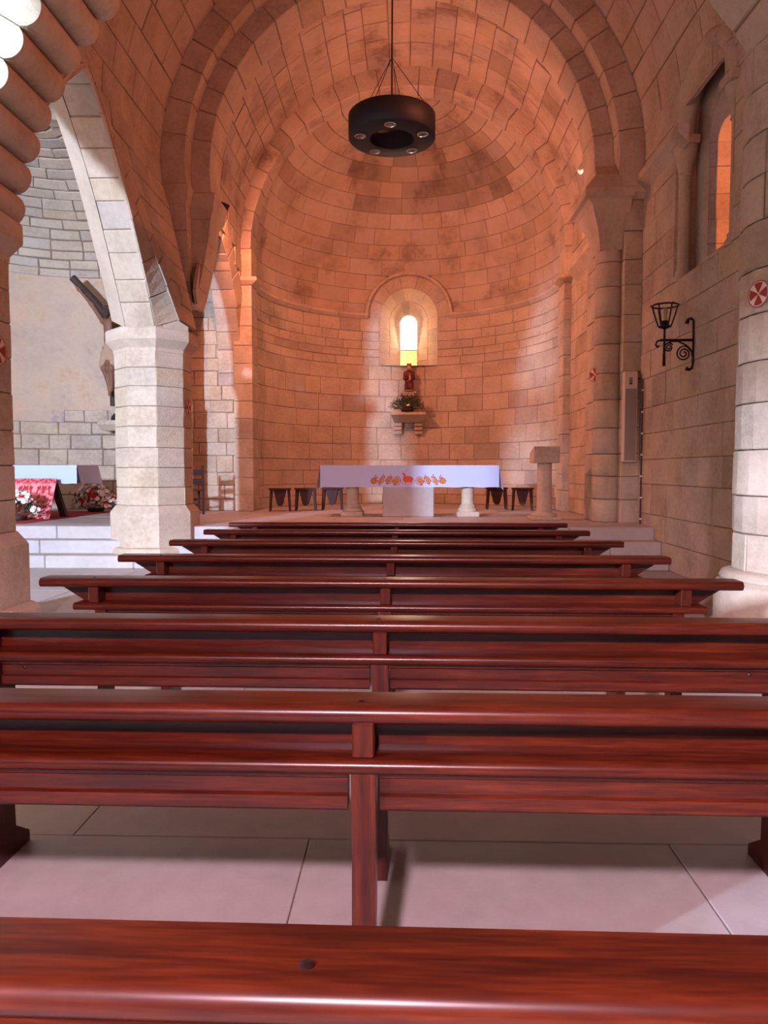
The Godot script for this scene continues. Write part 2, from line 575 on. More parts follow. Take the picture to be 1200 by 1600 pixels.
# ------------------------------------------------------------------ scene
func _ready() -> void:
	rng.seed = 20240611
	# camera
	var cam := Camera3D.new()
	cam.name = "camera"
	add_child(cam)
	cam.position = Vector3(0, 1.36, 0)
	cam.fov = 69.66
	cam.rotation = Vector3(deg_to_rad(-3.233), deg_to_rad(1.743), 0)
	cam.near = 0.05
	cam.current = true
	# environment and exposure
	var we := WorldEnvironment.new()
	we.name = "environment"
	var e := Environment.new()
	e.background_mode = Environment.BG_COLOR
	e.background_color = Color(0.62, 0.72, 0.88)
	e.tonemap_mode = Environment.TONE_MAPPER_LINEAR
	e.tonemap_exposure = 1.0
	e.sdfgi_enabled = true
	e.ssao_enabled = true
	e.ssil_enabled = true
	we.environment = e
	add_child(we)
	# daylight through the west window of the aisle
	area_light("daylight_window", P(-7.55, 3.95, -3.7), Vector3(0.42, -0.15, -1.0), Vector2(0.4, 0.7), Color(0.78, 0.86, 1.0), 470.0)
	# daylight through the small apse window
	area_light("apse_daylight", P(0.05, 4.6, 18.56), Vector3(0, -0.2, 1.0), Vector2(0.38, 1.1), Color(1.0, 0.8, 0.66), 3.4)
	# low evening sun from behind on the right: it reaches only the far jamb of the side window
	var sun := DirectionalLight3D.new()
	sun.name = "sun"
	add_child(sun)
	sun.basis = Basis.looking_at(Vector3(-0.55, -0.16, -0.8).normalized(), Vector3.UP)
	sun.light_color = Color(1.0, 0.52, 0.24)
	sun.light_energy = 3.6
	sun.light_angular_distance = 0.5
	sun.shadow_enabled = true

	make_materials()
	build_floor()
	build_shell()
	build_right_wall()
	build_nave_vault()
	build_arcade()
	build_transverse_arch()
	build_triumphal_arch()
	build_chancel()
	build_apse()
	build_chapel()
	build_lamps()
	build_pews()
	build_altar()
	build_chapel_things()
	build_wall_things()

func area_light(called: String, at: Vector3, dir: Vector3, size: Vector2, col: Color, energy: float) -> void:
	var l := AreaLight3D.new()
	l.name = called
	add_child(l)
	l.position = at
	l.basis = Basis.looking_at(dir.normalized(), Vector3.UP)
	l.area_size = size
	l.light_color = col
	l.light_energy = energy
	l.shadow_enabled = true
	l.set("area_range", 40.0)

# ------------------------------------------------------------------ floor, steps, shell
func build_floor() -> void:
	var f := structure("floor", "pale smooth stone slabs of the nave floor")
	var fn := func(u: float, v: float) -> Array: return [P(u, 0.0, v), Vector3.UP]
	var rows := []
	var d := -3.8
	while d < 9.9:
		rows.append(d)
		d += 0.92
	rows.append(10.05)
	masonry(f, fn, rows, func(_a, _b): return [[-9.4, 3.6]], {"lmin": 1.2, "lmax": 1.4, "gap": 0.002, "bevel": 0.003, "depth": 0.03, "jit": 0.001, "proud": 0.0015, "recess": 0.008, "spread": 0.04, "mat": M.slab})
	var b := MB.new()
	bxd(b, -9.6, 3.8, -0.4, -0.03, -4.0, 19.5, 0.01)
	obj("foundation", b, M.mortar, f)
	var c := structure("floor_chancel", "raised stone floor and steps of the chancel and chapel")
	var fn2 := func(u: float, v: float) -> Array: return [P(u, 0.55, v), Vector3.UP]
	masonry(c, fn2, [10.9, 11.8, 12.7, 13.6, 14.5, 15.4, 16.3, 17.2, 18.3], func(a, _b): return [[-9.4, 3.55]] if a < 15.0 else [[-3.3, 3.3]], {"lmin": 0.9, "lmax": 1.3, "gap": 0.003, "bevel": 0.004, "depth": 0.03, "jit": 0.001, "proud": 0.002, "recess": 0.008, "spread": 0.05, "mat": M.slab})
	for s in 3:
		var x := -9.4
		while x < 3.4:
			var w := minf(rng.randf_range(1.2, 1.6), 3.55 - x)
			if 3.55 - (x + w) < 0.4: w = 3.55 - x
			var mb := MB.new()
			mb.col = stone_tone(Color(1.0, 1.0, 1.0), 0.04)
			bxd(mb, x + 0.002, x + w - 0.002, 0.0 if s == 0 else 0.1833 * s - 0.02, 0.1833 * (s + 1) - 0.0015 * (1 if s == 2 else 0), 10.0 + 0.3 * s, 10.95 if s == 2 else 10.4 + 0.3 * s, 0.012, 0.001)
			obj("step_stone", mb, M.slab, c)
			x += w
	var core := MB.new()
	bxd(core, -9.4, 3.55, -0.05, 0.53, 10.7, 15.4, 0.005)
	bxd(core, -3.4, 3.4, -0.05, 0.53, 15.3, 18.4, 0.005)
	obj("core", core, M.mortar, c)

func build_shell() -> void:
	# west end, aisle walls and outer shell: plain stone faces behind and beside the camera
	var w := structure("wall_west", "plain stone west wall behind the pews")
	var mb := MB.new()
	bxd(mb, -3.9, 4.2, -0.1, 10.2, -4.3, -3.8, 0.01)
	# aisle part with an opening for the window
	bxd(mb, -9.9, -7.85, -0.1, 8.0, -4.3, -3.8, 0.01)
	bxd(mb, -7.25, -3.9, -0.1, 8.0, -4.3, -3.8, 0.01)
	bxd(mb, -7.85, -7.25, -0.1, 3.5, -4.3, -3.8, 0.01)
	bxd(mb, -7.85, -7.25, 4.4, 8.0, -4.3, -3.8, 0.01)
	obj("masonry", mb, M.stone, w)
	var win := structure("window_3", "daylight window in the west wall of the aisle")
	var g := MB.new()
	bxd(g, -7.85, -7.25, 3.5, 4.4, -4.02, -3.98, 0.002)
	obj("pane", g, M.glass_day, win)
	var fr := MB.new()
	for x in [-7.85, -7.57, -7.29]: bxd(fr, x, x + 0.04, 3.5, 4.4, -3.98, -3.95, 0.003)
	obj("window_frame", fr, M.iron, win)
	var l := structure("wall_left", "plain outer stone wall of the side aisle")
	var m2 := MB.new()
	bxd(m2, -9.9, -9.4, -0.1, 8.0, -4.0, 16.0, 0.01)
	obj("masonry", m2, M.stone, l)
	var c := structure("ceiling_aisle", "flat stone ceiling over the side aisle")
	var m3 := MB.new()
	bxd(m3, -9.9, -3.7, 7.6, 8.0, -4.3, 16.2, 0.01)
	obj("masonry", m3, M.stone, c)
	# transverse arch over the aisle at the first pillar
	var t := structure("trim_7", "plain stone cross arch over the side aisle")
	var m4 := MB.new()
	var cx := -6.8
	var R := 2.6
	for i in 24:
		var a0 := PI * i / 24.0
		var a1 := PI * (i + 1) / 24.0
		var x0 := cx + cos(a0) * R
		var x1 := cx + cos(a1) * R
		var y0 := 3.4 + sin(a0) * R
		var y1 := 3.4 + sin(a1) * R
		for d in [5.5, 6.1]:
			m4.quad(P(x0, y0, d), P(x1, y1, d), P(x1, 7.62, d), P(x0, 7.62, d), Vector3(0, 0, 1 if d < 5.8 else -1))
		m4.quad(P(x0, y0, 5.5), P(x1, y1, 5.5), P(x1, y1, 6.1), P(x0, y0, 6.1), Vector3(-cos(a0), -sin(a0), 0))
	obj("masonry", m4, M.stone, t)

# ------------------------------------------------------------------ right wall with window and cornice
func build_right_wall() -> void:
	var w := structure("wall_right", "large ashlar blocks of the side wall with the iron torch bracket")
	var fn := func(u: float, v: float) -> Array: return [P(3.55, v, u), Vector3(-1, 0, 0)]
	var dc := 9.2
	var sp := func(a: float, b: float) -> Array:
		var m := (a + b) / 2.0
		if m < 3.86: return [[6.2, 11.45]]
		if m < 5.68: return [[6.2, dc - 0.87], [dc + 0.87, 11.45]]
		var k := (m - 5.68)
		if k > 0.89: return [[6.2, 11.45]]
		var h := sqrt(0.87 * 0.87 - k * k) + 0.02
		return [[6.2, dc - h], [dc + h, 11.45]]
	var rows := [0.0, 0.36, 0.72, 1.16, 1.52, 1.9, 2.28, 2.72, 3.1, 3.5, 3.86, 4.22, 4.6, 4.96, 5.32, 5.68, 5.95, 6.2, 6.42, 6.56]
	masonry(w, fn, rows, sp, {"lmin": 0.55, "lmax": 0.95, "gap": 0.004, "bevel": 0.008, "spread": 0.09, "jit": 0.004, "proud": 0.004})
	var b := MB.new()
	bxd(b, 3.55, 4.3, -0.1, 7.0, -4.0, 6.25, 0.005)
	# body of the wall behind the facing, round the window
	bxd(b, 3.6, 4.6, -0.1, 3.83, 6.2, 12.4, 0.005)
	bxd(b, 3.6, 4.6, 3.8, 7.0, 6.2, dc - 0.9, 0.005)
	bxd(b, 3.6, 4.6, 3.8, 7.0, dc + 0.9, 12.4, 0.005)
	obj("core", b, M.mortar, w)
	# window recess: back plane with inner opening, jambs, arched head
	var win := structure("window_2", "deep round-arched side window with colonnette and amber glow")
	var xi := 3.82
	var hw := 0.46
	var sill := 4.08
	var spr := 5.5
	var mb := MB.new()
	# outer recess reveal (half circle head)
	var out := []
	out.append(Vector2(-0.87, 3.84))
	for i in 17:
		var a := PI - PI * i / 16.0
		out.append(Vector2(cos(a) * 0.87, 5.68 + sin(a) * 0.87))
	out.append(Vector2(0.87, 3.84))
	var inn := []
	inn.append(Vector2(-hw, sill))
	for i in 17:
		var a := PI - PI * i / 16.0
		inn.append(Vector2(cos(a) * hw, spr + sin(a) * hw))
	inn.append(Vector2(hw, sill))
	for i in out.size():
		var j := (i + 1) % out.size()
		var c := Vector3(0, (out[i].y + out[j].y) / 2.0 - 5.0, 0)
		mb.quad(P(3.55, out[i].y, dc + out[i].x), P(3.55, out[j].y, dc + out[j].x), P(xi, out[j].y, dc + out[j].x), P(xi, out[i].y, dc + out[i].x), Vector3(0, 5.0 - out[i].y, out[i].x))
		mb.quad(P(xi, out[i].y, dc + out[i].x), P(xi, out[j].y, dc + out[j].x), P(xi, inn[j].y, dc + inn[j].x), P(xi, inn[i].y, dc + inn[i].x), Vector3(-1, 0, 0))
	obj("recess", mb, M.stone, win)
	# jamb stones: splayed far and near sides in courses
	var js := MB.new()
	for side in [-1.0, 1.0]:
		var jf := func(u: float, v: float) -> Array:
			return [P(xi + u, v, dc + side * (hw - 0.04 * u)), Vector3(-0.05, 0, side)]
		masonry(win, jf, [4.0, 4.24, 4.54, 4.86, 5.2, 5.5], func(_a, _b): return [[0.0, 0.6]], {"lmin": 0.6, "lmax": 0.7, "gap": 0.003, "bevel": 0.006, "spread": 0.06, "jit": 0.003, "mat": M.stone})
	for i in 16:
		var p: Vector2 = inn[i + 1]
		var q: Vector2 = inn[i + 2] if i < 15 else inn[17]
		js.quad(P(xi, p.y, dc + p.x), P(xi, q.y, dc + q.x), P(xi + 0.6, q.y, dc + q.x), P(xi + 0.6, p.y, dc + p.x), Vector3(0, -1, p.x))
	js.quad(P(xi - 0.02, sill - 0.1, dc - hw), P(xi - 0.02, sill - 0.1, dc + hw), P(xi + 0.6, sill + 0.12, dc + hw), P(xi + 0.6, sill + 0.12, dc - hw), Vector3.UP)
	obj("arched_head", js, M.stone, win)
	var gl := MB.new()
	bxd(gl, xi + 0.58, xi + 0.62, sill, spr + hw, dc - hw, dc + hw, 0.002)
	obj("pane", gl, M.glass_orange, win)
	var core := MB.new()
	bxd(core, 3.86, 4.6, 6.05, 7.0, dc - 0.95, dc + 0.95, 0.005)
	bxd(core, 3.86, 4.6, 3.6, 3.97, dc - 0.95, dc + 0.95, 0.005)
	bxd(core, 3.86, 4.6, 3.6, 7.0, dc - 0.95, dc - hw - 0.06, 0.005)
	bxd(core, 3.86, 4.6, 3.6, 7.0, dc + hw + 0.06, dc + 0.95, 0.005)
	obj("core", core, M.mortar, win)
	# colonnettes with base and capital, roll arch
	for side in [-1.0, 1.0]:
		var col := MB.new()
		var at := P(3.64, 0, dc + side * 0.79)
		lathe(col, [[0.0, 3.84], [0.12, 3.84], [0.12, 3.9], [0.095, 3.94], [0.1, 3.97], [0.075, 4.0], [0.075, 5.2]], 14, at)
		obj("colonnette", col, M.stone, win)
		var cap := MB.new()
		lathe(cap, [[0.075, 5.2], [0.095, 5.22], [0.08, 5.24], [0.1, 5.32], [0.155, 5.55], [0.155, 5.57]], 14, at)
		bx(cap, at + Vector3(-0.17, 5.57, -0.17), at + Vector3(0.13, 5.68, 0.17), 0.01)
		obj("capital", cap, M.stone, win)
	for i in 7:
		var roll := MB.new()
		roll.col = stone_tone(Color(1, 1, 1), 0.06)
		var pts := []
		for k in 5:
			var a := PI * (i + 0.01 + 0.98 * k / 4.0) / 7.0
			pts.append(P(3.62, 5.7 + sin(a) * 0.72, dc + cos(a) * 0.79))
		tube(roll, pts, 0.135, 14)
		obj("roll_stone", roll, M.stone, win)
	# cornice at the springing
	var tr := structure("trim_5", "chamfered stone cornice at the spring of the nave vault")
	var seg := [[9.66, 10.1], [10.1, 10.6], [10.6, 11.05], [11.05, 11.45]]
	for s in seg:
		var m := MB.new()
		m.col = stone_tone(Color(1, 1, 1), 0.06)
		var poly := [Vector2(0, 5.5), Vector2(-0.14, 5.64), Vector2(-0.14, 5.74), Vector2(0, 5.74)]
		extrude(m, poly, func(p: Vector2, t: float) -> Vector3: return P(3.56 + p.x, p.y, lerpf(s[0] + 0.003, s[1] - 0.003, t)))
		obj("stone", m, M.stone, tr)

# ------------------------------------------------------------------ nave vault
func build_nave_vault() -> void:
	var c := structure("ceiling", "round barrel vault of coursed stone over the nave")
	var R := 3.65
	var fn := func(u: float, v: float) -> Array:
		var a := PI - v / R
		return [P(-0.1 + cos(a) * R, 6.0 + sin(a) * R, u), Vector3(-cos(a), -sin(a), 0)]
	var rows := rows_of(0.0, PI * R, 0.36, 0.5)
	masonry(c, fn, rows, func(_a, _b): return [[6.0, 11.42]], {"lmin": 0.5, "lmax": 0.9, "spread": 0.13, "segv": 0.3, "jit": 0.01, "bevel": 0.014, "gap": 0.008, "proud": 0.008})
	var mb := MB.new()
	for i in 28:
		var f0: Array = fn.call(0.0, PI * R * i / 28.0)
		var f1: Array = fn.call(0.0, PI * R * (i + 1) / 28.0)
		var z0 := Vector3(0, 0, 3.9)
		var z1 := Vector3(0, 0, -6.02)
		mb.quad(f0[0] + z0, f1[0] + z0, f1[0] + z1, f0[0] + z1, f0[1])
		var k := 0.3
		mb.quad(f0[0] - f0[1] * k + z0, f1[0] - f1[1] * k + z0, f1[0] - f1[1] * k + Vector3(0, 0, -11.6), f0[0] - f0[1] * k + Vector3(0, 0, -11.6), -f0[1])
	obj("west_vault", mb, M.stone, c)

# ------------------------------------------------------------------ arcade between nave and aisle
const ARC := [[2.01, 3.34], [1.94, 3.46], [1.82, 3.68], [1.6, 4.0], [1.36, 4.36], [1.17, 4.64], [0.96, 4.9], [0.7, 5.18], [0.42, 5.46], [0.16, 5.68], [0.0, 5.78]]

func arc_pts(dc: float, k: float) -> Array:
	var r := []
	for i in ARC.size(): r.append(Vector2(dc + ARC[i][0] * k, ARC[i][1]))
	for i in range(ARC.size() - 2, -1, -1): r.append(Vector2(dc - ARC[i][0] * k, ARC[i][1]))
	return r

# point on a polyline: [pos, outward normal]
func on_curve(pts: Array, cum: Array, w: float) -> Array:
	var i := 0
	while i < cum.size() - 2 and cum[i + 1] < w: i += 1
	var t: float = (w - cum[i]) / maxf(1e-6, cum[i + 1] - cum[i])
	var p: Vector2 = pts[i].lerp(pts[i + 1], t)
	var a0: Vector2 = (pts[i + 1] - pts[i]).normalized()
	var an: Vector2 = (pts[mini(i + 2, pts.size() - 1)] - pts[mini(i + 1, pts.size() - 2)]).normalized()
	var ap: Vector2 = (pts[i] - pts[maxi(i - 1, 0)]).normalized() if i > 0 else a0
	var tt := ((ap + a0).normalized().lerp((a0 + an).normalized(), t)).normalized()
	return [p, Vector2(tt.y, -tt.x)]

func cum_of(pts: Array) -> Array:
	var c := [0.0]
	for i in pts.size() - 1: c.append(c[i] + pts[i].distance_to(pts[i + 1]))
	return c

func wall_x(y: float) -> float:
	return lerpf(-3.2, -3.74, clampf((y - 3.34) / 2.5, 0.0, 1.0))

func facet(pts: Array, cum: Array, xa: float, oa: float, xb: float, ob: float, lean: bool, width: float) -> Callable:
	# surface along the arch between two rails given by x and outward offset
	return func(u: float, v: float) -> Array:
		var r := on_curve(pts, cum, clampf(u, 0.0, cum[-1]))
		var s := v / width
		var off := lerpf(oa, ob, s)
		var p: Vector2 = r[0] + r[1] * off
		var pe: Vector2 = r[0] + r[1] * ob
		var x2: float = wall_x(pe.y) if lean else xb
		var x := lerpf(xa, x2, s)
		var dirx := x2 - xa
		var doff := ob - oa
		# normal: perpendicular to (dirx, doff) in the (x, outward) plane, facing the opening
		var nx := doff
		var no := -dirx
		if no > 0.0 and absf(doff) < 1e-4:
			no = -no
		if xa < xb and doff > 0.0:
			nx = doff; no = -dirx
		var n := Vector3(nx, r[1].y * no, -r[1].x * no).normalized()
		return [P(x, p.y, p.x), n]

func e_side(pts: Array, cum: Array, dc: float, off: float, y: float) -> float:
	# half width of the outer edge of the chamfer at height y
	var best := 0.0
	var prev := Vector2.ZERO
	var n := 40
	for i in n + 1:
		var r := on_curve(pts, cum, cum[-1] * 0.5 * i / n)
		var p: Vector2 = r[0] + r[1] * off
		if i > 0 and prev.y <= y and p.y >= y:
			var t := (y - prev.y) / maxf(1e-6, p.y - prev.y)
			return prev.lerp(p, t).x - dc
		prev = p
	return best

func build_arcade() -> void:
	var w := structure("wall_arcade", "leaning stone wall and pointed arches between nave and side aisle")
	for bay in [[8.235, true, 1.0], [3.76, false, 0.73]]:
		var dc: float = bay[0]
		var pts := arc_pts(dc, bay[2])
		var cum := cum_of(pts)
		var wid := 0.41
		var soff := facet(pts, cum, -3.91, 0.0, -3.49, 0.0, false, 0.42)
		var cham := facet(pts, cum, -3.49, 0.0, -3.2, 0.29, true, wid)
		if bay[1]:
			var cuts := {"lmin": 0.3, "lmax": 0.46, "seg": 0.2, "jit": 0.005, "gap": 0.005, "bevel": 0.01, "spread": 0.08, "mat": M.stone}
			masonry(w, soff, [0.0, 0.42], func(_a, _b): return [[0.0, cum[-1]]], cuts)
			masonry(w, cham, [0.0, wid], func(_a, _b): return [[0.0, cum[-1]]], cuts)
			var ringf := func(u: float, v: float) -> Array:
				var r := on_curve(pts, cum, clampf(u, 0.0, cum[-1]))
				var q: Vector2 = r[0] + r[1] * (0.28 + v)
				return [P(wall_x(q.y) + 0.012, q.y, q.x), Vector3(0.974, 0.226, 0)]
			masonry(w, ringf, [0.0, 0.36], func(_a, _b): return [[0.0, cum[-1]]], cuts)
		else:
			var m := MB.new()
			for i in 24:
				for f in [[soff, 0.42], [cham, wid]]:
					var q := []
					for k in [[i, 0.0], [i + 1, 0.0], [i + 1, f[1]], [i, f[1]]]: q.append(f[0].call(cum[-1] * k[0] / 24.0, k[1]))
					m.quad(q[0][0], q[1][0], q[2][0], q[3][0], q[0][1])
			obj("plain_arch", m, M.stone, w)
		# spandrel on the nave side
		var fn := func(u: float, v: float) -> Array: return [P(wall_x(v), v, u), Vector3(0.974, 0.226, 0)]
		var hi: float = 11.42 if bay[1] else 5.72
		var lo: float = 5.72 if bay[1] else -3.8
		var sp := func(a: float, b: float) -> Array:
			var h: float = e_side(pts, cum, dc, 0.48, (a + b) / 2.0)
			if h <= 0.0: return [[lo, hi]]
			return [[lo, dc - h], [dc + h, hi]]
		if bay[1]:
			masonry(w, fn, [3.52, 3.8, 4.1, 4.42, 4.74, 5.05, 5.36, 5.68, 6.02], sp, {"lmin": 0.45, "lmax": 0.8, "spread": 0.12, "gap": 0.007, "bevel": 0.014, "jit": 0.008})
		else:
			var m2 := MB.new()
			for i in 20:
				var y0 := 3.3 + 2.75 * i / 20.0
				var y1 := 3.3 + 2.75 * (i + 1) / 20.0
				for s in sp.call(y0, y1):
					m2.quad(P(wall_x(y0), y0, s[0]), P(wall_x(y0), y0, s[1]), P(wall_x(y1), y1, s[1]), P(wall_x(y1), y1, s[0]), Vector3(1, 0, 0))
			obj("plain_wall", m2, M.stone, w)
		# aisle side: plain face with the arched opening
		var m3 := MB.new()
		for i in 26:
			var r0 := on_curve(pts, cum, cum[-1] * i / 26.0)
			var r1 := on_curve(pts, cum, cum[-1] * (i + 1) / 26.0)
			var p0: Vector2 = r0[0] + r0[1] * 0.29
			var p1: Vector2 = r1[0] + r1[1] * 0.29
			m3.quad(P(-3.91, r0[0].y, r0[0].x), P(-3.91, r1[0].y, r1[0].x), P(-4.2, p1.y, p1.x), P(-4.2, p0.y, p0.x), Vector3(-1, -1, 0))
			m3.quad(P(-4.2, p0.y, p0.x), P(-4.2, p1.y, p1.x), P(-4.2, 7.7, p1.x), P(-4.2, 7.7, p0.x), Vector3(-1, 0, 0))
		m3.quad(P(-4.2, 3.3, dc + 2.25 * bay[2]), P(-4.2, 3.3, hi), P(-4.2, 7.7, hi), P(-4.2, 7.7, dc + 2.25 * bay[2]), Vector3(-1, 0, 0))
		m3.quad(P(-4.2, 3.3, lo), P(-4.2, 3.3, dc - 2.25 * bay[2]), P(-4.2, 7.7, dc - 2.25 * bay[2]), P(-4.2, 7.7, lo), Vector3(-1, 0, 0))
		obj("aisle_face", m3, M.stone, w)
	# pillars
	pillar(-3.7, 10.75, "octagonal stone pillar between the pews and the chapel steps", M.stone)
	pillar(-3.7, 5.72, "octagonal stone pillar carrying the lobed cross arch", M.stone)
	var pier := structure("pillar", "added broad stone pier blocking aisle window light beside the rearmost pews")  # unseen pier, added wide to block the aisle window light
	var pm := MB.new()
	bxd(pm, -4.2, -3.2, 0.0, 3.9, 0.45, 2.3, 0.06)
	obj("shaft", pm, M.stone, pier)
	var pb := MB.new()
	bxd(pb, -4.3, -3.1, 0.0, 0.5, 0.38, 2.4, 0.05)
	obj("base", pb, M.stone, pier)
	var scr := structure("wall_shade_screen", "added low screen wall shading the floor at the rearmost pews")  # unseen wall added to keep window light off the floor
	var sm := MB.new()
	bxd(sm, -4.25, -3.7, 0.0, 2.4, -1.05, 0.44, 0.03)
	obj("masonry", sm, M.stone, scr)

func oct_ring(mb: MB, prof: Array, cx: float, cd: float) -> void:
	var k := 1.0 / cos(PI / 8.0)
	for i in prof.size() - 1:
		for j in 8:
			var a0 := PI / 8.0 + TAU * j / 8.0
			var a1 := PI / 8.0 + TAU * (j + 1) / 8.0
			var e0 := Vector3(cos(a0), 0, sin(a0)) * k
			var e1 := Vector3(cos(a1), 0, sin(a1)) * k
			var c0 := P(cx, prof[i][1], cd)
			var c1 := P(cx, prof[i + 1][1], cd)
			var h := (e0 + e1) * float(prof[i + 1][1] - prof[i][1]) + Vector3(0, float(prof[i][0] - prof[i + 1][0]) * 2.0, 0)
			mb.quad(c0 + e0 * prof[i][0], c0 + e1 * prof[i][0], c1 + e1 * prof[i + 1][0], c1 + e0 * prof[i + 1][0], h)

func pillar(cx: float, cd: float, label: String, mat: Material) -> void:
	var p := structure("pillar", label)
	var ap := 0.5
	var base := MB.new()
	oct_ring(base, [[0.0, 0.0], [0.66, 0.0], [0.66, 0.22], [0.64, 0.26], [0.585, 0.28], [0.585, 0.76], [0.51, 0.86], [0.47, 0.86]], cx, cd)
	obj("base", base, mat, p)
	var cap := MB.new()
	oct_ring(cap, [[0.47, 3.02], [0.505, 3.02], [0.51, 3.07], [0.6, 3.18], [0.6, 3.32], [0.585, 3.345], [0.0, 3.345]], cx, cd)
	obj("capital", cap, mat, p)
	var h := ap * tan(PI / 8.0)
	var rows := [0.86, 1.12, 1.4, 1.68, 1.98, 2.26, 2.54, 2.8, 3.03]
	for j in 8:
		var a := TAU * j / 8.0
		var n := Vector3(cos(a), 0, sin(a))
		var t := Vector3(-sin(a), 0, cos(a))
		var fn := func(u: float, v: float) -> Array: return [P(cx, v, cd) + n * ap + t * u, n]
		masonry(p, fn, rows, func(_a, _b): return [[-h - 0.004, h + 0.004]], {"lmin": 0.3, "lmax": 0.62, "gap": 0.004, "bevel": 0.008, "jit": 0.004, "proud": 0.002, "spread": 0.08, "mat": mat})
	if cd > 3.0:
		cross_disc(p, P(cx + ap + 0.008, 2.28 if cd > 8.0 else 2.3, cd), Vector3(1, 0, 0), 0.12)

# flat painted consecration cross: red cross with flared arms on a pale disc
func cross_disc(parent: Node3D, at: Vector3, n: Vector3, r: float) -> void:
	var o := Node3D.new()
	o.name = "consecration_cross"
	parent.add_child(o, true)
	var t := n.cross(Vector3.UP).normalized()
	var disc := MB.new()
	for i in 32:
		var a0 := TAU * i / 32.0
		var a1 := TAU * (i + 1) / 32.0
		disc.tri(at, at + (t * cos(a0) + Vector3.UP * sin(a0)) * r, at + (t * cos(a1) + Vector3.UP * sin(a1)) * r, n)
	obj("disc", disc, plain(Color8(226, 206, 192), 0.8), o)
	var red := MB.new()
	var up := at + n * 0.003
	for k in 4:
		var a := PI / 2.0 * k
		for i in 6:
			var b0 := a - 0.5 + i / 6.0
			var b1 := a - 0.5 + (i + 1) / 6.0
			var rr := r * 0.86
			var e0 := (t * cos(b0) + Vector3.UP * sin(b0))
			var e1 := (t * cos(b1) + Vector3.UP * sin(b1))
			red.quad(up + e0 * r * 0.1, up + e1 * r * 0.1, up + e1 * rr, up + e0 * rr, n)
	for i in 32:
		var a0 := TAU * i / 32.0
		var a1 := TAU * (i + 1) / 32.0
		var e0 := (t * cos(a0) + Vector3.UP * sin(a0))
		var e1 := (t * cos(a1) + Vector3.UP * sin(a1))
		red.quad(up + e0 * r * 0.94, up + e1 * r * 0.94, up + e1 * r, up + e0 * r, n)
	obj("cross", red, plain(Color8(150, 52, 40), 0.8), o)

# ------------------------------------------------------------------ lobed cross arch of the nave and its column
func build_transverse_arch() -> void:
	var t := structure("trim_3", "cross arch of the nave with lobed cushion stones")
	var cy := 2.86
	var R := 3.19
	var d0 := 5.4
	var d1 := 6.05
	# straight lobed stones below the spring on the left, then lobes round to the crown
	var n := 18
	for i in n:
		var mb := MB.new()
		mb.col = stone_tone(Color(1, 1, 1), 0.08)
		var b0 := 0.152
		var a0 := PI - lerpf(b0, PI / 2.0, float(i) / n)
		var a1 := PI - lerpf(b0, PI / 2.0, (i + 0.97) / n)
		var poly := [Vector2(cos(a0), sin(a0)) * (R + 0.5) + Vector2(0, cy), Vector2(cos(a1), sin(a1)) * (R + 0.5) + Vector2(0, cy)]
		for k in 9:
			var s := k / 8.0
			var a := lerpf(a1, a0, s)
			poly.append(Vector2(cos(a), sin(a)) * (R + 0.07 - 0.085 * pow(sin(PI * s), 0.6)) + Vector2(0, cy))
		extrude(mb, poly, func(p: Vector2, s: float) -> Vector3: return P(p.x, p.y, lerpf(d0, d1, s)), 1, 0.6)
		obj("lobed_stone", mb, M.stone, t)
	# plain half on the side of the round column
	arch_ring(t, 0.0, cy, R, R + 0.5, 0.57, PI / 2.0, d0, d1, 12, {"spread": 0.06})
	var col := structure("column", "round engaged stone column of drums against the side wall")
	var cx := 3.2
	var cd := 5.95
	var rad := 0.55
	var fn := func(u: float, v: float) -> Array:
		var a := PI + u / rad
		return [Vector3(cx + cos(a) * rad, v, -cd - sin(a) * rad), Vector3(cos(a), 0, -sin(a))]
	var rows := [0.56, 0.86, 1.16, 1.52, 1.88, 2.2, 2.56, 2.9, 3.26, 3.6, 3.92, 4.26, 4.6]
	masonry(col, fn, rows, func(_a, _b): return [[-PI * rad * 0.75, PI * rad * 0.75]], {"lmin": 0.8, "lmax": 1.1, "seg": 0.19, "gap": 0.005, "bevel": 0.009, "jit": 0.003, "proud": 0.002, "spread": 0.06, "recess": 0.03, "mat": M.stone})
	var b := MB.new()
	lathe(b, [[0.0, 0.0], [0.72, 0.0], [0.72, 0.1], [0.68, 0.14], [0.68, 0.42], [0.66, 0.46], [0.62, 0.47], [0.64, 0.5], [0.62, 0.54], [0.56, 0.56], [0.5, 0.57]], 40, P(cx, 0, cd))
	obj("base", b, M.stone, col)
	var cap := MB.new()
	lathe(cap, [[0.5, 4.58], [0.545, 4.6], [0.55, 4.75], [0.4, 4.9], [0.0, 5.0]], 32, P(cx, 0, cd))
	obj("upper_drum", cap, M.stone, col)
	var a := atan2(-0.62, -0.78)
	var nn := Vector3(-0.94, 0, 0.34).normalized()
	cross_disc(col, P(cx, 2.7, cd) + nn * (rad + 0.012), nn, 0.1)

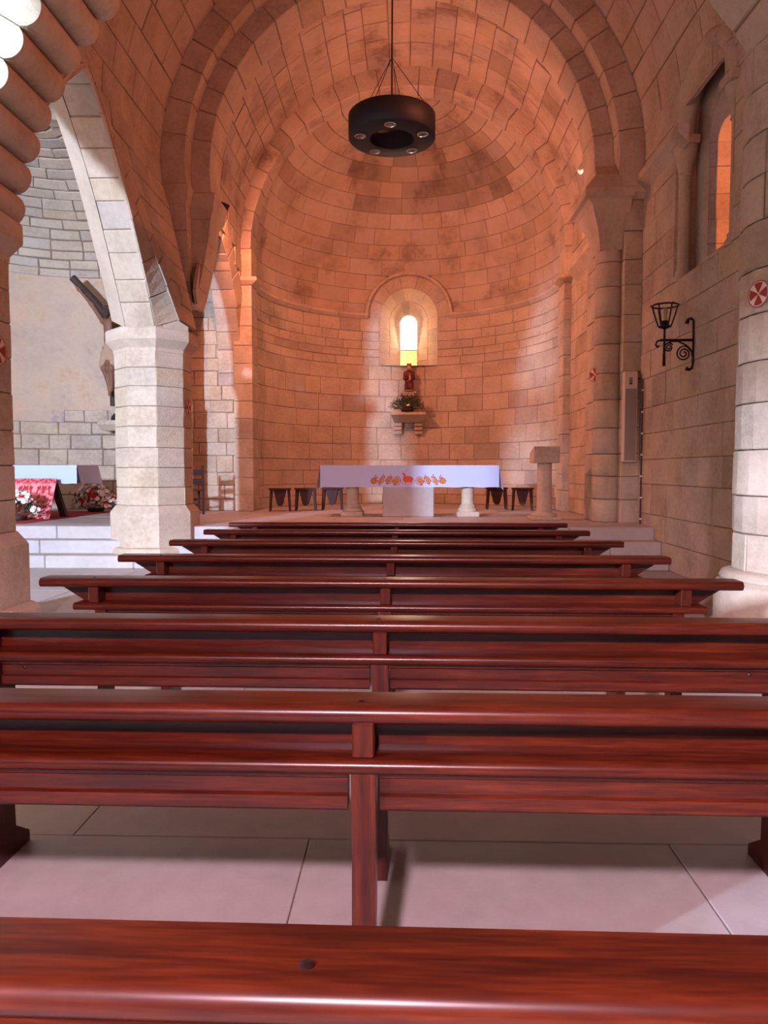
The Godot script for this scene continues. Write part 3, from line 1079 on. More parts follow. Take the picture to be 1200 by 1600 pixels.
# ------------------------------------------------------------------ triumphal arch
func build_triumphal_arch() -> void:
	var o := structure("trim_1", "outer stone ring of the arch opening to the chancel")
	arch_ring(o, -0.1, 6.0, 3.28, 3.68, 0.0, PI, 11.4, 11.8, 23, {"spread": 0.1})
	var i2 := structure("trim_2", "inner stone ring of the arch opening to the chancel")
	arch_ring(i2, -0.1, 6.0, 2.98, 3.31, 0.0, PI, 11.68, 12.35, 22, {"spread": 0.08})
	# right side responds down to the plinth
	var r := structure("wall_respond_right", "stone pilaster and half column under the chancel arch beside the loudspeaker")
	var y := 0.55
	while y < 5.4:
		var h := rng.randf_range(0.34, 0.46)
		if y + h > 5.25: h = 5.42 - y
		var m := MB.new()
		m.col = stone_tone(Color(1, 1, 1), 0.08)
		bxd(m, 3.28, 3.6, y + 0.004, y + h - 0.004, 11.4, 11.85, 0.01, 0.004)
		obj("stone", m, M.stone, r)
		var m2 := MB.new()
		m2.col = stone_tone(Color(1, 1, 1), 0.08)
		bxd(m2, 2.97, 3.5, y + 0.004, y + h - 0.004, 11.76, 12.38, 0.01, 0.004)
		obj("stone", m2, M.stone, r)
		var m3 := MB.new()
		m3.col = stone_tone(Color(1, 1, 1), 0.08)
		lathe(m3, [[0.0, y + 0.004], [0.2, y + 0.004], [0.212, y + 0.016], [0.212, y + h - 0.016], [0.2, y + h - 0.004], [0.0, y + h - 0.004]], 22, P(3.14, 0, 11.72))
		obj("drum", m3, M.stone, r)
		y += h
	var pl := MB.new()
	bxd(pl, 2.84, 3.6, 0.0, 0.55, 11.2, 12.4, 0.03)
	obj("plinth", pl, M.stone, r)
	var pc := MB.new()
	bxd(pc, 3.02, 3.55, 0.6, 5.4, 11.82, 12.3, 0.003)
	obj("mortar", pc, M.mortar, r)
	# capitals
	var cap := MB.new()
	loft_rect(cap, [[4.72, 2.95, 3.33, 11.52, 12.0], [5.0, 2.9, 3.34, 11.47, 12.05], [5.36, 2.78, 3.36, 11.36, 12.3], [5.42, 2.72, 3.36, 11.32, 12.4], [5.44, 2.66, 3.38, 11.28, 12.45], [5.56, 2.66, 3.38, 11.28, 12.45], [5.8, 2.84, 3.38, 11.42, 12.4], [6.02, 2.88, 3.38, 11.66, 12.36]])
	obj("capital", cap, M.stone, r)
	var cap2 := MB.new()
	loft_rect(cap2, [[5.42, 3.26, 3.58, 11.38, 11.9], [5.5, 3.2, 3.58, 11.3, 11.9], [5.74, 3.2, 3.58, 11.3, 11.9], [5.76, 3.18, 3.58, 11.38, 11.82], [6.02, 3.18, 3.6, 11.4, 11.82]])
	obj("impost", cap2, M.stone, r)
	cross_disc(r, P(2.918, 2.85, 11.72) + Vector3(0.02, 0, 0.06), Vector3(-0.8, 0, 0.6).normalized(), 0.12)
	# left side: responds on a tapering corbel
	var l := structure("wall_respond_left", "stone respond of the chancel arch tapering to a hanging corbel")
	var lv := [[6.02, -3.76, -3.38, -3.38, -3.06], [5.72, -3.76, -3.38, -3.38, -3.06], [5.46, -3.78, -3.3, -3.4, -3.0]]
	var k1 := MB.new()
	loft_rect(k1, [[5.44, -3.76, -3.38, 11.4, 12.0], [5.5, -3.78, -3.34, 11.36, 12.0], [5.7, -3.78, -3.31, 11.33, 12.0], [5.74, -3.77, -3.36, 11.38, 12.0], [6.02, -3.78, -3.38, 11.4, 11.9]])
	obj("capital", k1, M.stone, l)
	var k2 := MB.new()
	loft_rect(k2, [[5.3, -3.4, -3.08, 11.7, 12.3], [5.42, -3.4, -3.02, 11.62, 12.36], [5.66, -3.4, -2.98, 11.6, 12.38], [5.7, -3.4, -3.06, 11.66, 12.36], [6.02, -3.42, -3.08, 11.68, 12.35]])
	obj("capital", k2, M.stone, l)
	var tiers := [[5.44, -3.76, -3.38], [5.05, -3.71, -3.38], [4.66, -3.63, -3.38], [4.3, -3.54, -3.38], [3.95, -3.46, -3.37]]
	for i in 4:
		var m := MB.new()
		m.col = stone_tone(Color(1, 1, 1), 0.08)
		loft_rect(m, [[tiers[i + 1][0] + 0.004, tiers[i + 1][1], tiers[i + 1][2], 11.4 + 0.06 * (i + 1), 12.0], [tiers[i][0] - 0.004, tiers[i][1], tiers[i][2], 11.4 + 0.06 * i, 12.0]])
		obj("stone", m, M.stone, l)
	var t2 := [[5.3, -3.42, -3.08], [4.94, -3.42, -3.13], [4.58, -3.42, -3.2], [4.24, -3.42, -3.28], [3.97, -3.42, -3.36]]
	for i in 4:
		var m := MB.new()
		m.col = stone_tone(Color(1, 1, 1), 0.08)
		loft_rect(m, [[t2[i + 1][0] + 0.004, t2[i + 1][1], t2[i + 1][2], 11.72, 12.25], [t2[i][0] - 0.004, t2[i][1], t2[i][2], 11.7, 12.25]])
		obj("stone", m, M.stone, l)

# loft through rectangles [y, x0, x1, d0, d1]
func loft_rect(mb: MB, s: Array) -> void:
	for i in s.size() - 1:
		var a: Array = s[i]
		var b: Array = s[i + 1]
		var A := [P(a[1], a[0], a[3]), P(a[2], a[0], a[3]), P(a[2], a[0], a[4]), P(a[1], a[0], a[4])]
		var B := [P(b[1], b[0], b[3]), P(b[2], b[0], b[3]), P(b[2], b[0], b[4]), P(b[1], b[0], b[4])]
		var nn := [Vector3(0, 0, 1), Vector3(1, 0, 0), Vector3(0, 0, -1), Vector3(-1, 0, 0)]
		for k in 4:
			mb.quad(A[k], A[(k + 1) % 4], B[(k + 1) % 4], B[k], nn[k])
		if i == 0: mb.quad(A[0], A[1], A[2], A[3], Vector3.DOWN)
		if i == s.size() - 2: mb.quad(B[0], B[1], B[2], B[3], Vector3.UP)

# ------------------------------------------------------------------ chancel bay
func build_chancel() -> void:
	var c := structure("ceiling_chancel", "barrel vault of worn squared stones over the altar bay")
	var R := 3.22
	var fn := func(u: float, v: float) -> Array:
		var a := PI - v / R
		return [P(-0.02 + cos(a) * R, 5.9 + sin(a) * R, u), Vector3(-cos(a), -sin(a), 0)]
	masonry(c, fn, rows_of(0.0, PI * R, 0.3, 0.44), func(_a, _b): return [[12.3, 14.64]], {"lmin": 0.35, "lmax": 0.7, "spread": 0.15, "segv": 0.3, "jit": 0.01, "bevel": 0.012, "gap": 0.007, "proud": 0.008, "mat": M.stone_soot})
	var sh := MB.new()
	for i in 24:
		var f0: Array = fn.call(0.0, PI * R * i / 24.0)
		var f1: Array = fn.call(0.0, PI * R * (i + 1) / 24.0)
		sh.quad(f0[0] - f0[1] * 0.3 + Vector3(0, 0, -11.6), f1[0] - f1[1] * 0.3 + Vector3(0, 0, -11.6), f1[0] - f1[1] * 0.3 + Vector3(0, 0, -15.2), f0[0] - f0[1] * 0.3 + Vector3(0, 0, -15.2), -f0[1])
	obj("core", sh, M.mortar, c)
	# right wall of the bay
	var w := structure("wall_chancel_right", "ashlar side wall of the altar bay behind the stone lectern")
	var fr := func(u: float, v: float) -> Array: return [P(3.2, v, u), Vector3(-1, 0, 0)]
	masonry(w, fr, [0.55, 0.82, 1.1, 1.45, 1.8, 2.15, 2.48, 2.8, 3.14, 3.5, 3.84, 4.2, 4.55, 4.9, 5.2, 5.55, 5.92], func(_a, _b): return [[12.36, 14.64]], {"lmin": 0.4, "lmax": 0.75, "gap": 0.004, "bevel": 0.008, "jit": 0.004, "proud": 0.004, "spread": 0.08})
	var core := MB.new()
	bxd(core, 3.24, 3.9, 0.0, 6.2, 11.8, 15.2, 0.005)
	obj("core", core, M.mortar, w)
	var tr := structure("trim_6", "chamfered string course on the altar bay wall")
	for s in [[12.4, 13.0], [13.0, 13.6], [13.6, 14.25]]:
		var m := MB.new()
		m.col = stone_tone(Color(1, 1, 1), 0.05)
		extrude(m, [Vector2(0, 4.93), Vector2(-0.17, 5.1), Vector2(-0.17, 5.18), Vector2(0, 5.2)], func(p: Vector2, t: float) -> Vector3: return P(3.21 + p.x, p.y, lerpf(s[0] + 0.003, s[1] - 0.003, t)))
		obj("stone", m, M.stone, tr)
	# left arch of the bay, opening to the chapel
	var la := structure("wall_chancel_left", "broken stone arch from the hanging corbel to the apse pier")
	var pts := []
	for q in [[14.7, 3.3], [14.66, 3.7], [14.5, 4.25], [14.2, 4.8], [13.75, 5.25], [13.25, 5.5], [12.8, 5.4], [12.4, 5.05], [12.05, 4.6], [11.8, 4.2], [11.7, 3.98]]: pts.append(Vector2(q[0], q[1]))
	var cum := cum_of(pts)
	var soff := facet(pts, cum, -3.75, 0.0, -3.3, 0.0, false, 0.45)
	masonry(la, soff, [0.0, 0.45], func(_a, _b): return [[0.0, cum[-1]]], {"lmin": 0.3, "lmax": 0.45, "seg": 0.2, "jit": 0.008, "gap": 0.005, "bevel": 0.012, "spread": 0.1, "mat": M.stone})
	var ring := facet(pts, cum, -3.3, 0.0, -3.24, 0.34, false, 0.345)
	masonry(la, ring, [0.0, 0.345], func(_a, _b): return [[0.0, cum[-1]]], {"lmin": 0.3, "lmax": 0.45, "seg": 0.2, "jit": 0.008, "gap": 0.005, "bevel": 0.012, "spread": 0.1, "mat": M.stone})
	var fl := func(u: float, v: float) -> Array: return [P(-3.25, v, u), Vector3(1, 0, 0)]
	var sp := func(a: float, b: float) -> Array:
		var y := (a + b) / 2.0
		var dl := 11.7
		var dh := 14.7
		# outer edge of the ring at this height
		var lo2 := -1.0
		var hi2 := -1.0
		for i in 60:
			var r0 := on_curve(pts, cum, cum[-1] * i / 60.0)
			var r1 := on_curve(pts, cum, cum[-1] * (i + 1) / 60.0)
			var p0: Vector2 = r0[0] + r0[1] * 0.34
			var p1: Vector2 = r1[0] + r1[1] * 0.34
			if (p0.y - y) * (p1.y - y) <= 0.0:
				var x := (p0.x + p1.x) / 2.0
				if i < 30: hi2 = x
				else: lo2 = x
		if hi2 < 0.0 or lo2 < 0.0: return [[12.3, 14.64]]
		return [[12.1, maxf(lo2, 12.1)], [minf(hi2, 14.64), 14.64]]
	masonry(la, fl, [4.2, 4.55, 4.9, 5.25, 5.6, 5.92], sp, {"lmin": 0.3, "lmax": 0.55, "spread": 0.12, "gap": 0.006, "bevel": 0.012, "jit": 0.01})
	var bk := MB.new()
	bk.quad(P(-3.8, 5.5, 11.4), P(-3.8, 5.5, 14.8), P(-3.8, 7.7, 14.8), P(-3.8, 7.7, 11.4), Vector3(-1, 0, 0))
	obj("chapel_face", bk, M.stone, la)
	# front-facing pier between the apse and the chapel
	var pw := structure("wall_pier", "patched daylit stone pier beside the apse mouth")
	var fp := func(u: float, v: float) -> Array: return [P(u, v, 14.72), Vector3(0, 0, 1)]
	masonry(pw, fp, [0.55, 0.78, 1.06, 1.32, 1.66, 1.92, 2.2, 2.52, 2.76, 3.05, 3.34, 3.6, 3.86, 4.14, 4.4, 4.7, 5.0, 5.4, 5.8], func(_a, _b): return [[-4.75, -3.12]], {"lmin": 0.32, "lmax": 0.62, "spread": 0.13, "gap": 0.006, "bevel": 0.01, "jit": 0.012, "proud": 0.01, "mat": M.stone})
	var pc := MB.new()
	bxd(pc, -4.9, -3.1, 0.3, 7.8, 14.76, 15.6, 0.005)
	obj("core", pc, M.mortar, pw)

# ------------------------------------------------------------------ apse
func build_apse() -> void:
	var R := 3.1
	var ar := structure("trim_4", "stone arch framing the half dome of the apse")
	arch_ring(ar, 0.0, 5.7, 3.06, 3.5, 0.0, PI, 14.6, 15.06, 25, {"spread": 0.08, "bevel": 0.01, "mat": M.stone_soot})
	for side in [-1.0, 1.0]:
		var y := 0.55
		while y < 5.69:
			var h := rng.randf_range(0.3, 0.42)
			if y < 5.0 and y + h > 4.86: h = 5.0 - y
			elif y >= 5.14 and y + h > 5.5: h = 5.7 - y
			var m := MB.new()
			m.col = stone_tone(Color(1, 1, 1), 0.06)
			if absf(y - 5.0) < 0.01:
				h = 0.14
				loft_rect(m, [[5.0, minf(side * 3.04, side * 3.4), maxf(side * 3.04, side * 3.4), 14.58, 15.0], [5.07, minf(side * 2.93, side * 3.42), maxf(side * 2.93, side * 3.42), 14.5, 15.0], [5.14, minf(side * 2.93, side * 3.42), maxf(side * 2.93, side * 3.42), 14.5, 15.0]])
				obj("impost", m, M.stone, ar)
			else:
				bxd(m, side * 3.05, side * 3.42, y + 0.003, y + h - 0.003, 14.6, 15.1, 0.008, 0.003)
				obj("stone", m, M.stone, ar)
			y += h
	# cylinder wall
	var w := structure("wall_apse", "curved ashlar wall of the apse with small bright window")
	var L := PI * R
	var fn := func(u: float, v: float) -> Array:
		var a := u / R
		return [P(-R * cos(a), v, 15.0 + R * sin(a)), Vector3(cos(a), 0, sin(a))]
	var mid := L / 2.0 + 0.05
	var sp := func(a: float, b: float) -> Array:
		var m := (a + b) / 2.0
		if m < 3.9: return [[0.0, L]]
		return [[0.0, mid - 0.71], [mid + 0.71, L]]
	masonry(w, fn, [0.55, 0.78, 1.04, 1.36, 1.62, 2.0, 2.4, 2.78, 3.16, 3.56, 3.9, 4.1, 4.28, 4.48, 4.7, 5.065], sp, {"lmin": 0.46, "lmax": 0.78, "seg": 0.34, "gap": 0.005, "bevel": 0.009, "jit": 0.006, "proud": 0.005, "spread": 0.1})
	# half dome
	var dm := structure("ceiling_apse", "sooty half dome of the apse in rings of stone")
	var fd := func(u: float, v: float) -> Array:
		var a := u / R
		if v < 0.68:
			return [P(-R * cos(a), 5.02 + v, 15.0 + R * sin(a)), Vector3(cos(a), 0, sin(a))]
		var b := (v - 0.68) / R
		var hcb := cos(b)
		return [P(-R * cos(a) * hcb, 5.7 + R * sin(b), 15.0 + R * sin(a) * hcb), Vector3(cos(a) * hcb, -sin(b), sin(a) * hcb)]
	var dv := [0.0, 0.34, 0.68]
	while dv[-1] < 0.68 + PI / 2.0 * R - 0.45: dv.append(dv[-1] + rng.randf_range(0.3, 0.37))
	dv.append(0.68 + PI / 2.0 * R)
	var top: float = dv[-1]
	var backm := MB.new()
	for r in dv.size() - 1:
		var v0: float = dv[r]
		var v1: float = dv[r + 1]
		var sc := cos(clampf(((v0 + v1) / 2.0 - 0.68) / R, 0.0, 1.5))
		var ivs := [[0.0, L]]
		var yy := 5.02 + (v0 + v1) / 2.0
		if v0 > 0.68: yy = 5.7 + R * sin(((v0 + v1) / 2.0 - 0.68) / R)
		if r < 3:
			var hh := sqrt(maxf(0.0, 0.985 * 0.985 - pow(yy - 5.05, 2.0)))
			if hh > 0.0: ivs = [[0.0, mid - hh], [mid + hh, L]]
		for iv in ivs:
			var n := maxi(2, int(round((iv[1] - iv[0]) * sc / rng.randf_range(0.55, 0.8))))
			var cuts := [iv[0]]
			for i in range(1, n): cuts.append(lerpf(iv[0], iv[1], (i + rng.randf_range(-0.22, 0.22)) / n))
			cuts.append(iv[1])
			for i in n:
				# the soot cloud that the photograph shows on the crown, over towards the lectern side
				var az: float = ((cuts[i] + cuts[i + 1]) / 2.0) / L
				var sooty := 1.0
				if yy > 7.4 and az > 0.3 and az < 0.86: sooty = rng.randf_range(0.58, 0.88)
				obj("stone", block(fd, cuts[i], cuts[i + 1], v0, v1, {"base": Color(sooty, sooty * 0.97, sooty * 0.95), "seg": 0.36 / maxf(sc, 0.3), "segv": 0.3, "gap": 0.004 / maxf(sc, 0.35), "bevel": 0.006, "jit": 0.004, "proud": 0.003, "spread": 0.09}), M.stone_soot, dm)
			for i in 32:
				var q := []
				for c in [[i, v0], [i + 1, v0], [i + 1, v1], [i, v1]]:
					var f: Array = fd.call(lerpf(iv[0], iv[1], c[0] / 32.0), c[1])
					q.append(f[0] - f[1] * 0.012)
				backm.quad(q[0], q[1], q[2], q[3], fd.call(lerpf(iv[0], iv[1], (i + 0.5) / 32.0), (v0 + v1) / 2.0)[1])
	obj("mortar", backm, M.mortar, dm)
	# cornice ring, broken by the window hood
	var co := structure("trim_8", "thin stone cornice ring of the apse rising over the window as a hood")
	for iv in [[0.0, mid - 1.0], [mid + 1.0, L]]:
		for i in 5:
			var u0 := lerpf(iv[0], iv[1], i / 5.0) + 0.004
			var u1 := lerpf(iv[0], iv[1], (i + 1) / 5.0) - 0.004
			var m := MB.new()
			m.col = stone_tone(Color(1, 1, 1), 0.07)
			extrude(m, [Vector2(-0.05, 5.0), Vector2(0.03, 5.0), Vector2(0.1, 5.07), Vector2(0.1, 5.11), Vector2(0.07, 5.14), Vector2(-0.05, 5.14)], func(p: Vector2, t: float) -> Vector3:
				var f: Array = fn.call(lerpf(u0, u1, t), p.y)
				return f[0] + f[1] * p.x, 5)
			obj("stone", m, M.stone, co)
	var hood_n := 9
	for i in hood_n:
		var a0 := PI * i / hood_n + 0.004
		var a1 := PI * (i + 1) / hood_n - 0.004
		var m := MB.new()
		m.col = stone_tone(Color(1, 1, 1), 0.06)
		extrude(m, [Vector2(1.0, -0.06), Vector2(1.0, 0.04), Vector2(1.03, 0.1), Vector2(1.09, 0.1), Vector2(1.1, -0.06)], func(p: Vector2, t: float) -> Vector3:
			var a := lerpf(a0, a1, t)
			var x := cos(a) * p.x
			var y := 5.05 + sin(a) * p.x
			var u := mid + x
			var f: Array = fd.call(u, y - 5.02) if y > 5.02 else fn.call(u, y)
			return f[0] + f[1] * p.y, 5)
		obj("hood_stone", m, M.stone, co)
	# window: voussoirs, splay and glass
	var win := structure("window_1", "round-arched splayed apse window with bright white and amber glass")
	var fv := func(a: float, r: float, inset: float) -> Vector3:
		var x := cos(a) * r
		var y := 5.05 + sin(a) * r
		var f: Array = fd.call(mid + x, y - 5.02) if y > 5.02 else fn.call(mid + x, y)
		return f[0] + f[1] * inset
	for i in 7:
		var m := MB.new()
		m.col = stone_tone(Color(1, 1, 1), 0.06)
		var k := []
		for q in 8:
			var a: float = PI * (i + (0.985 if q & 2 else 0.015)) / 7.0
			k.append(fv.call(a, 1.0 if q & 1 else 0.7, 0.012 if q & 4 else -0.14))
		# middle of the arc kept by two halves
		var half := []
		for part in 3:
			var kk := []
			for q in 8:
				var s: float = (part + (1.0 if q & 2 else 0.0)) / 3.0
				var a2: float = PI * (i + lerpf(0.012, 0.988, s)) / 7.0
				kk.append(fv.call(a2, 1.0 if q & 1 else 0.7, 0.012 if q & 4 else -0.14))
			half.append(kk)
			for fc in [[4, 5, 7, 6], [0, 2, 6, 4], [1, 3, 7, 5]]:
				m.quad(kk[fc[0]], kk[fc[1]], kk[fc[2]], kk[fc[3]], Vector3(0, 0, 1) if fc[0] == 4 else (Vector3(-kk[0].x, 5.05 - kk[0].y, 0) if fc[0] == 0 else Vector3(kk[0].x, kk[0].y - 5.05, 0)))
		obj("voussoir", m, M.stone, win)
	var fs := func(u: float, v: float) -> Array:
		# u along the opening outline 0..4.5, v depth 0..0.62
		var o1 := splay_outline(u, 0.7, 3.9, 5.05)
		var o2 := splay_outline(u, 0.22, 3.96, 5.0)
		var s := v / 0.62
		var p := o1.lerp(o2, s)
		var d := lerpf(18.03, 18.62, s)
		var n2 := (Vector2(0.0, 4.7) - p)
		if p.y < 5.0: n2 = Vector2(-signf(p.x), 0.0)
		return [P(p.x + 0.05, p.y, d), Vector3(n2.x, n2.y, 0.9).normalized()]
	for rowi in 2:
		var v0 := 0.0 if rowi == 0 else 0.3
		var v1 := 0.3 if rowi == 0 else 0.62
		var nn := 15
		for i in nn:
			var u0 := 4.5 * (i + (0.5 if rowi == 1 and i > 0 else 0.0)) / nn
			var u1 := minf(4.5, 4.5 * (i + 1 + (0.5 if rowi == 1 and i < nn - 1 else 0.0)) / nn)
			obj("splay_stone", block(fs, u0, u1, v0, v1, {"seg": 0.12, "gap": 0.003, "bevel": 0.005, "depth": 0.03, "jit": 0.003, "proud": 0.002, "spread": 0.05}), M.stone, win)
	var sb := MB.new()
	for i in 45:
		var q := []
		for c in [[i, 0.0], [i + 1, 0.0], [i + 1, 0.62], [i, 0.62]]:
			var f: Array = fs.call(4.5 * c[0] / 45.0, c[1])
			q.append(f[0] - f[1] * 0.01)
		sb.quad(q[0], q[1], q[2], q[3], fs.call(4.5 * (i + 0.5) / 45.0, 0.3)[1])
	sb.quad(P(-0.66, 3.895, 17.98), P(0.76, 3.895, 17.98), P(0.27, 3.96, 18.64), P(-0.17, 3.96, 18.64), Vector3.UP)
	obj("sill", sb, M.stone, win)
	# two panes: clear above, amber below
	var up := MB.new()
	var poly := [Vector2(-0.21, 4.36), Vector2(0.21, 4.36), Vector2(0.21, 5.0)]
	for i in 13: poly.append(Vector2(cos(PI * i / 12.0) * 0.21, 5.0 + sin(PI * i / 12.0) * 0.21))
	extrude(up, poly, func(p: Vector2, t: float) -> Vector3: return P(p.x + 0.05, p.y, lerpf(18.6, 18.63, t)))
	obj("pane", up, M.glass_white, win)
	var dn := MB.new()
	bxd(dn, -0.16, 0.26, 3.96, 4.345, 18.6, 18.63, 0.002)
	obj("pane", dn, M.glass_yellow, win)
	var ld := MB.new()
	bxd(ld, -0.165, 0.265, 4.342, 4.362, 18.585, 18.6, 0.003)
	tube(ld, [P(-0.02, 4.36, 18.59), P(0.06, 4.46, 18.59), P(0.26, 4.58, 18.59)], 0.006, 6)
	obj("lead_bar", ld, M.lead, win)
	var core := MB.new()
	bxd(core, -1.2, 1.2, 3.6, 6.3, 18.66, 19.0, 0.005)
	obj("core", core, M.mortar, win)

func splay_outline(u: float, h: float, sill: float, spr: float) -> Vector2:
	# u in 0..4.5: 1.15 jamb, 2.2 arc, 1.15 jamb
	if u <= 1.15: return Vector2(-h, lerpf(sill, spr, u / 1.15))
	if u >= 3.35: return Vector2(h, lerpf(spr, sill, (u - 3.35) / 1.15))
	var a := PI - PI * (u - 1.15) / 2.2
	return Vector2(cos(a) * h, spr + sin(a) * h)

# ------------------------------------------------------------------ chapel apse on the left
func build_chapel() -> void:
	var R := 2.6
	var cx := -6.3
	var cd := 12.6
	var w := structure("wall_chapel", "curved chapel wall of ashlar below faded painted plaster")
	var fn := func(u: float, v: float) -> Array:
		var a := u / R
		return [P(cx + cos(a) * R, v, cd + sin(a) * R), Vector3(-cos(a), 0, sin(a))]
	var lo := R * 0.6
	var hi := R * PI
	var sp := func(a: float, _b: float) -> Array: return [[lo, hi]]
	masonry(w, fn, [0.55, 0.85, 1.14, 1.46, 1.8, 2.1, 2.36], sp, {"lmin": 0.42, "lmax": 0.62, "seg": 0.35, "gap": 0.009, "bevel": 0.016, "jit": 0.012, "proud": 0.01, "spread": 0.1, "mat": M.stone})
	masonry(w, fn, [2.36, 2.62], func(_a, _b): return [[lo, R * 1.88]], {"lmin": 0.42, "lmax": 0.62, "seg": 0.35, "gap": 0.009, "bevel": 0.016, "jit": 0.012, "proud": 0.01, "spread": 0.1, "mat": M.stone})
	var pl := MB.new()
	for i in 40:
		for k in 12:
			var u0 := lerpf(lo, hi, i / 40.0)
			var u1 := lerpf(lo, hi, (i + 1) / 40.0)
			var y0 := lerpf(2.36, 5.3, k / 12.0)
			var y1 := lerpf(2.36, 5.3, (k + 1) / 12.0)
			if k == 0 and u1 < R * 1.88: continue
			var q := []
			for c in [[u0, y0], [u1, y0], [u1, y1], [u0, y1]]:
				var f: Array = fn.call(c[0], c[1])
				q.append(f[0] + f[1] * (0.012 + 0.008 * sin(c[0] * 5.0) * cos(c[1] * 4.0)))
			pl.quad(q[0], q[1], q[2], q[3], fn.call(u0, y0)[1])
	obj("plaster", pl, M.plaster, w)
	var dm := structure("ceiling_chapel", "half dome of small rough stones over the chapel")
	var fd := func(u: float, v: float) -> Array:
		var a := u / R
		var b := v / 2.25 * 1.0
		return [P(cx + cos(a) * R * cos(b), 5.3 + 1.9 * sin(b), cd + sin(a) * R * cos(b)), Vector3(-cos(a) * cos(b), -sin(b) * 1.3, sin(a) * cos(b)).normalized()]
	var v := 0.0
	var back := MB.new()
	while v < 3.42:
		var h := rng.randf_range(0.19, 0.26)
		var sc := cos((v + h / 2.0) / 2.25)
		var n := maxi(3, int((hi - lo) * sc / 0.5))
		for i in n:
			obj("stone", block(fd, lerpf(lo * 0.4, hi, float(i) / n), lerpf(lo * 0.4, hi, float(i + 1) / n), v, v + h, {"seg": 0.4 / maxf(sc, 0.3), "gap": 0.013, "bevel": 0.014, "jit": 0.02, "proud": 0.01, "spread": 0.12, "segv": 1.0}), M.stone, dm)
		for i in 24:
			var q := []
			for c in [[i, v], [i + 1, v], [i + 1, v + h], [i, v + h]]:
				var f: Array = fd.call(lerpf(lo * 0.4, hi, c[0] / 24.0), c[1])
				q.append(f[0] - f[1] * 0.02)
			back.quad(q[0], q[1], q[2], q[3], fd.call(lerpf(lo * 0.4, hi, (i + 0.5) / 24.0), v + h / 2.0)[1])
		v += h
	obj("mortar", back, M.mortar, dm)
	# face arch of the chapel mouth
	var fa := structure("trim_9", "stone ring around the mouth of the chapel half dome")
	for i in 17:
		var a0 := PI * i / 17.0 + 0.006
		var a1 := PI * (i + 1) / 17.0 - 0.006
		var m := MB.new()
		m.col = stone_tone(Color(1, 1, 1), 0.1)
		var k := []
		for q in 8:
			var a: float = a1 if q & 2 else a0
			var rr := 0.34 if q & 1 else -0.02
			k.append(P(cx + cos(a) * (R + rr), 5.3 + sin(a) * (1.9 + rr), 12.62 if q & 4 else 12.3))
		cbox(m, k, 0.014)
		obj("stone", m, M.stone, fa)
	var f := MB.new()
	for i in 17:
		var a0 := PI * i / 17.0
		var a1 := PI * (i + 1) / 17.0
		f.quad(P(cx + cos(a0) * (R + 0.2), 5.3 + sin(a0) * 2.1, 12.34), P(cx + cos(a1) * (R + 0.2), 5.3 + sin(a1) * 2.1, 12.34), P(cx + cos(a1) * (R + 0.2), 7.65, 12.34), P(cx + cos(a0) * (R + 0.2), 7.65, 12.34), Vector3(0, 0, 1))
		f.quad(P(cx + cos(a0) * R, 5.3 + sin(a0) * 1.9, 12.34), P(cx + cos(a1) * R, 5.3 + sin(a1) * 1.9, 12.34), P(cx + cos(a1) * R, 5.3 + sin(a1) * 1.9, 12.66), P(cx + cos(a0) * R, 5.3 + sin(a0) * 1.9, 12.66), Vector3(0, -1, 0))
	f.quad(P(-9.4, 0.4, 12.4), P(cx - R, 0.4, 12.4), P(cx - R, 7.6, 12.4), P(-9.4, 7.6, 12.4), Vector3(0, 0, 1))
	f.quad(P(-3.75, 5.5, 12.36), P(cx + R + 0.2, 5.5, 12.36), P(cx + R + 0.2, 7.6, 12.36), P(-3.75, 7.6, 12.36), Vector3(0, 0, 1))
	obj("mortar", f, M.mortar, fa)

# ------------------------------------------------------------------ floodlights
func flood(at: Vector3, dir: Vector3, size: Vector2, energy: float, label: String, col: Color, door: float = 0.0) -> void:
	var t := thing("floodlight_lamp", label, "floodlight", at)
	var b := Basis.looking_at(dir.normalized(), Vector3.UP if absf(dir.normalized().y) < 0.95 else Vector3.RIGHT)
	t.basis = b
	var m := MB.new()
	bx(m, Vector3(-size.x / 2 - 0.015, -size.y / 2 - 0.015, 0.005), Vector3(size.x / 2 + 0.015, size.y / 2 + 0.015, 0.08), 0.01)
	obj("housing", m, M.dark_plastic, t)
	if door != 0.0:
		var bd := MB.new()
		var px := door * (size.x / 2 + 0.018)
		bx(bd, Vector3(px - 0.003, -size.y / 2 - 0.02, -0.13), Vector3(px + 0.003, size.y / 2 + 0.02, 0.02), 0.001)
		obj("barn_door", bd, M.dark_plastic, t)  # added flap that keeps the flood from spilling into the nave
	var g := MB.new()
	bx(g, Vector3(-size.x / 2, -size.y / 2, -0.004), Vector3(size.x / 2, size.y / 2, 0.004), 0.001)
	obj("lens", g, glow(col, 1.2), t)
	var l := AreaLight3D.new()
	l.name = "flood"
	t.add_child(l)
	l.position = Vector3(0, 0, -0.012)
	l.area_size = size
	l.light_color = col
	l.light_energy = energy
	l.shadow_enabled = true

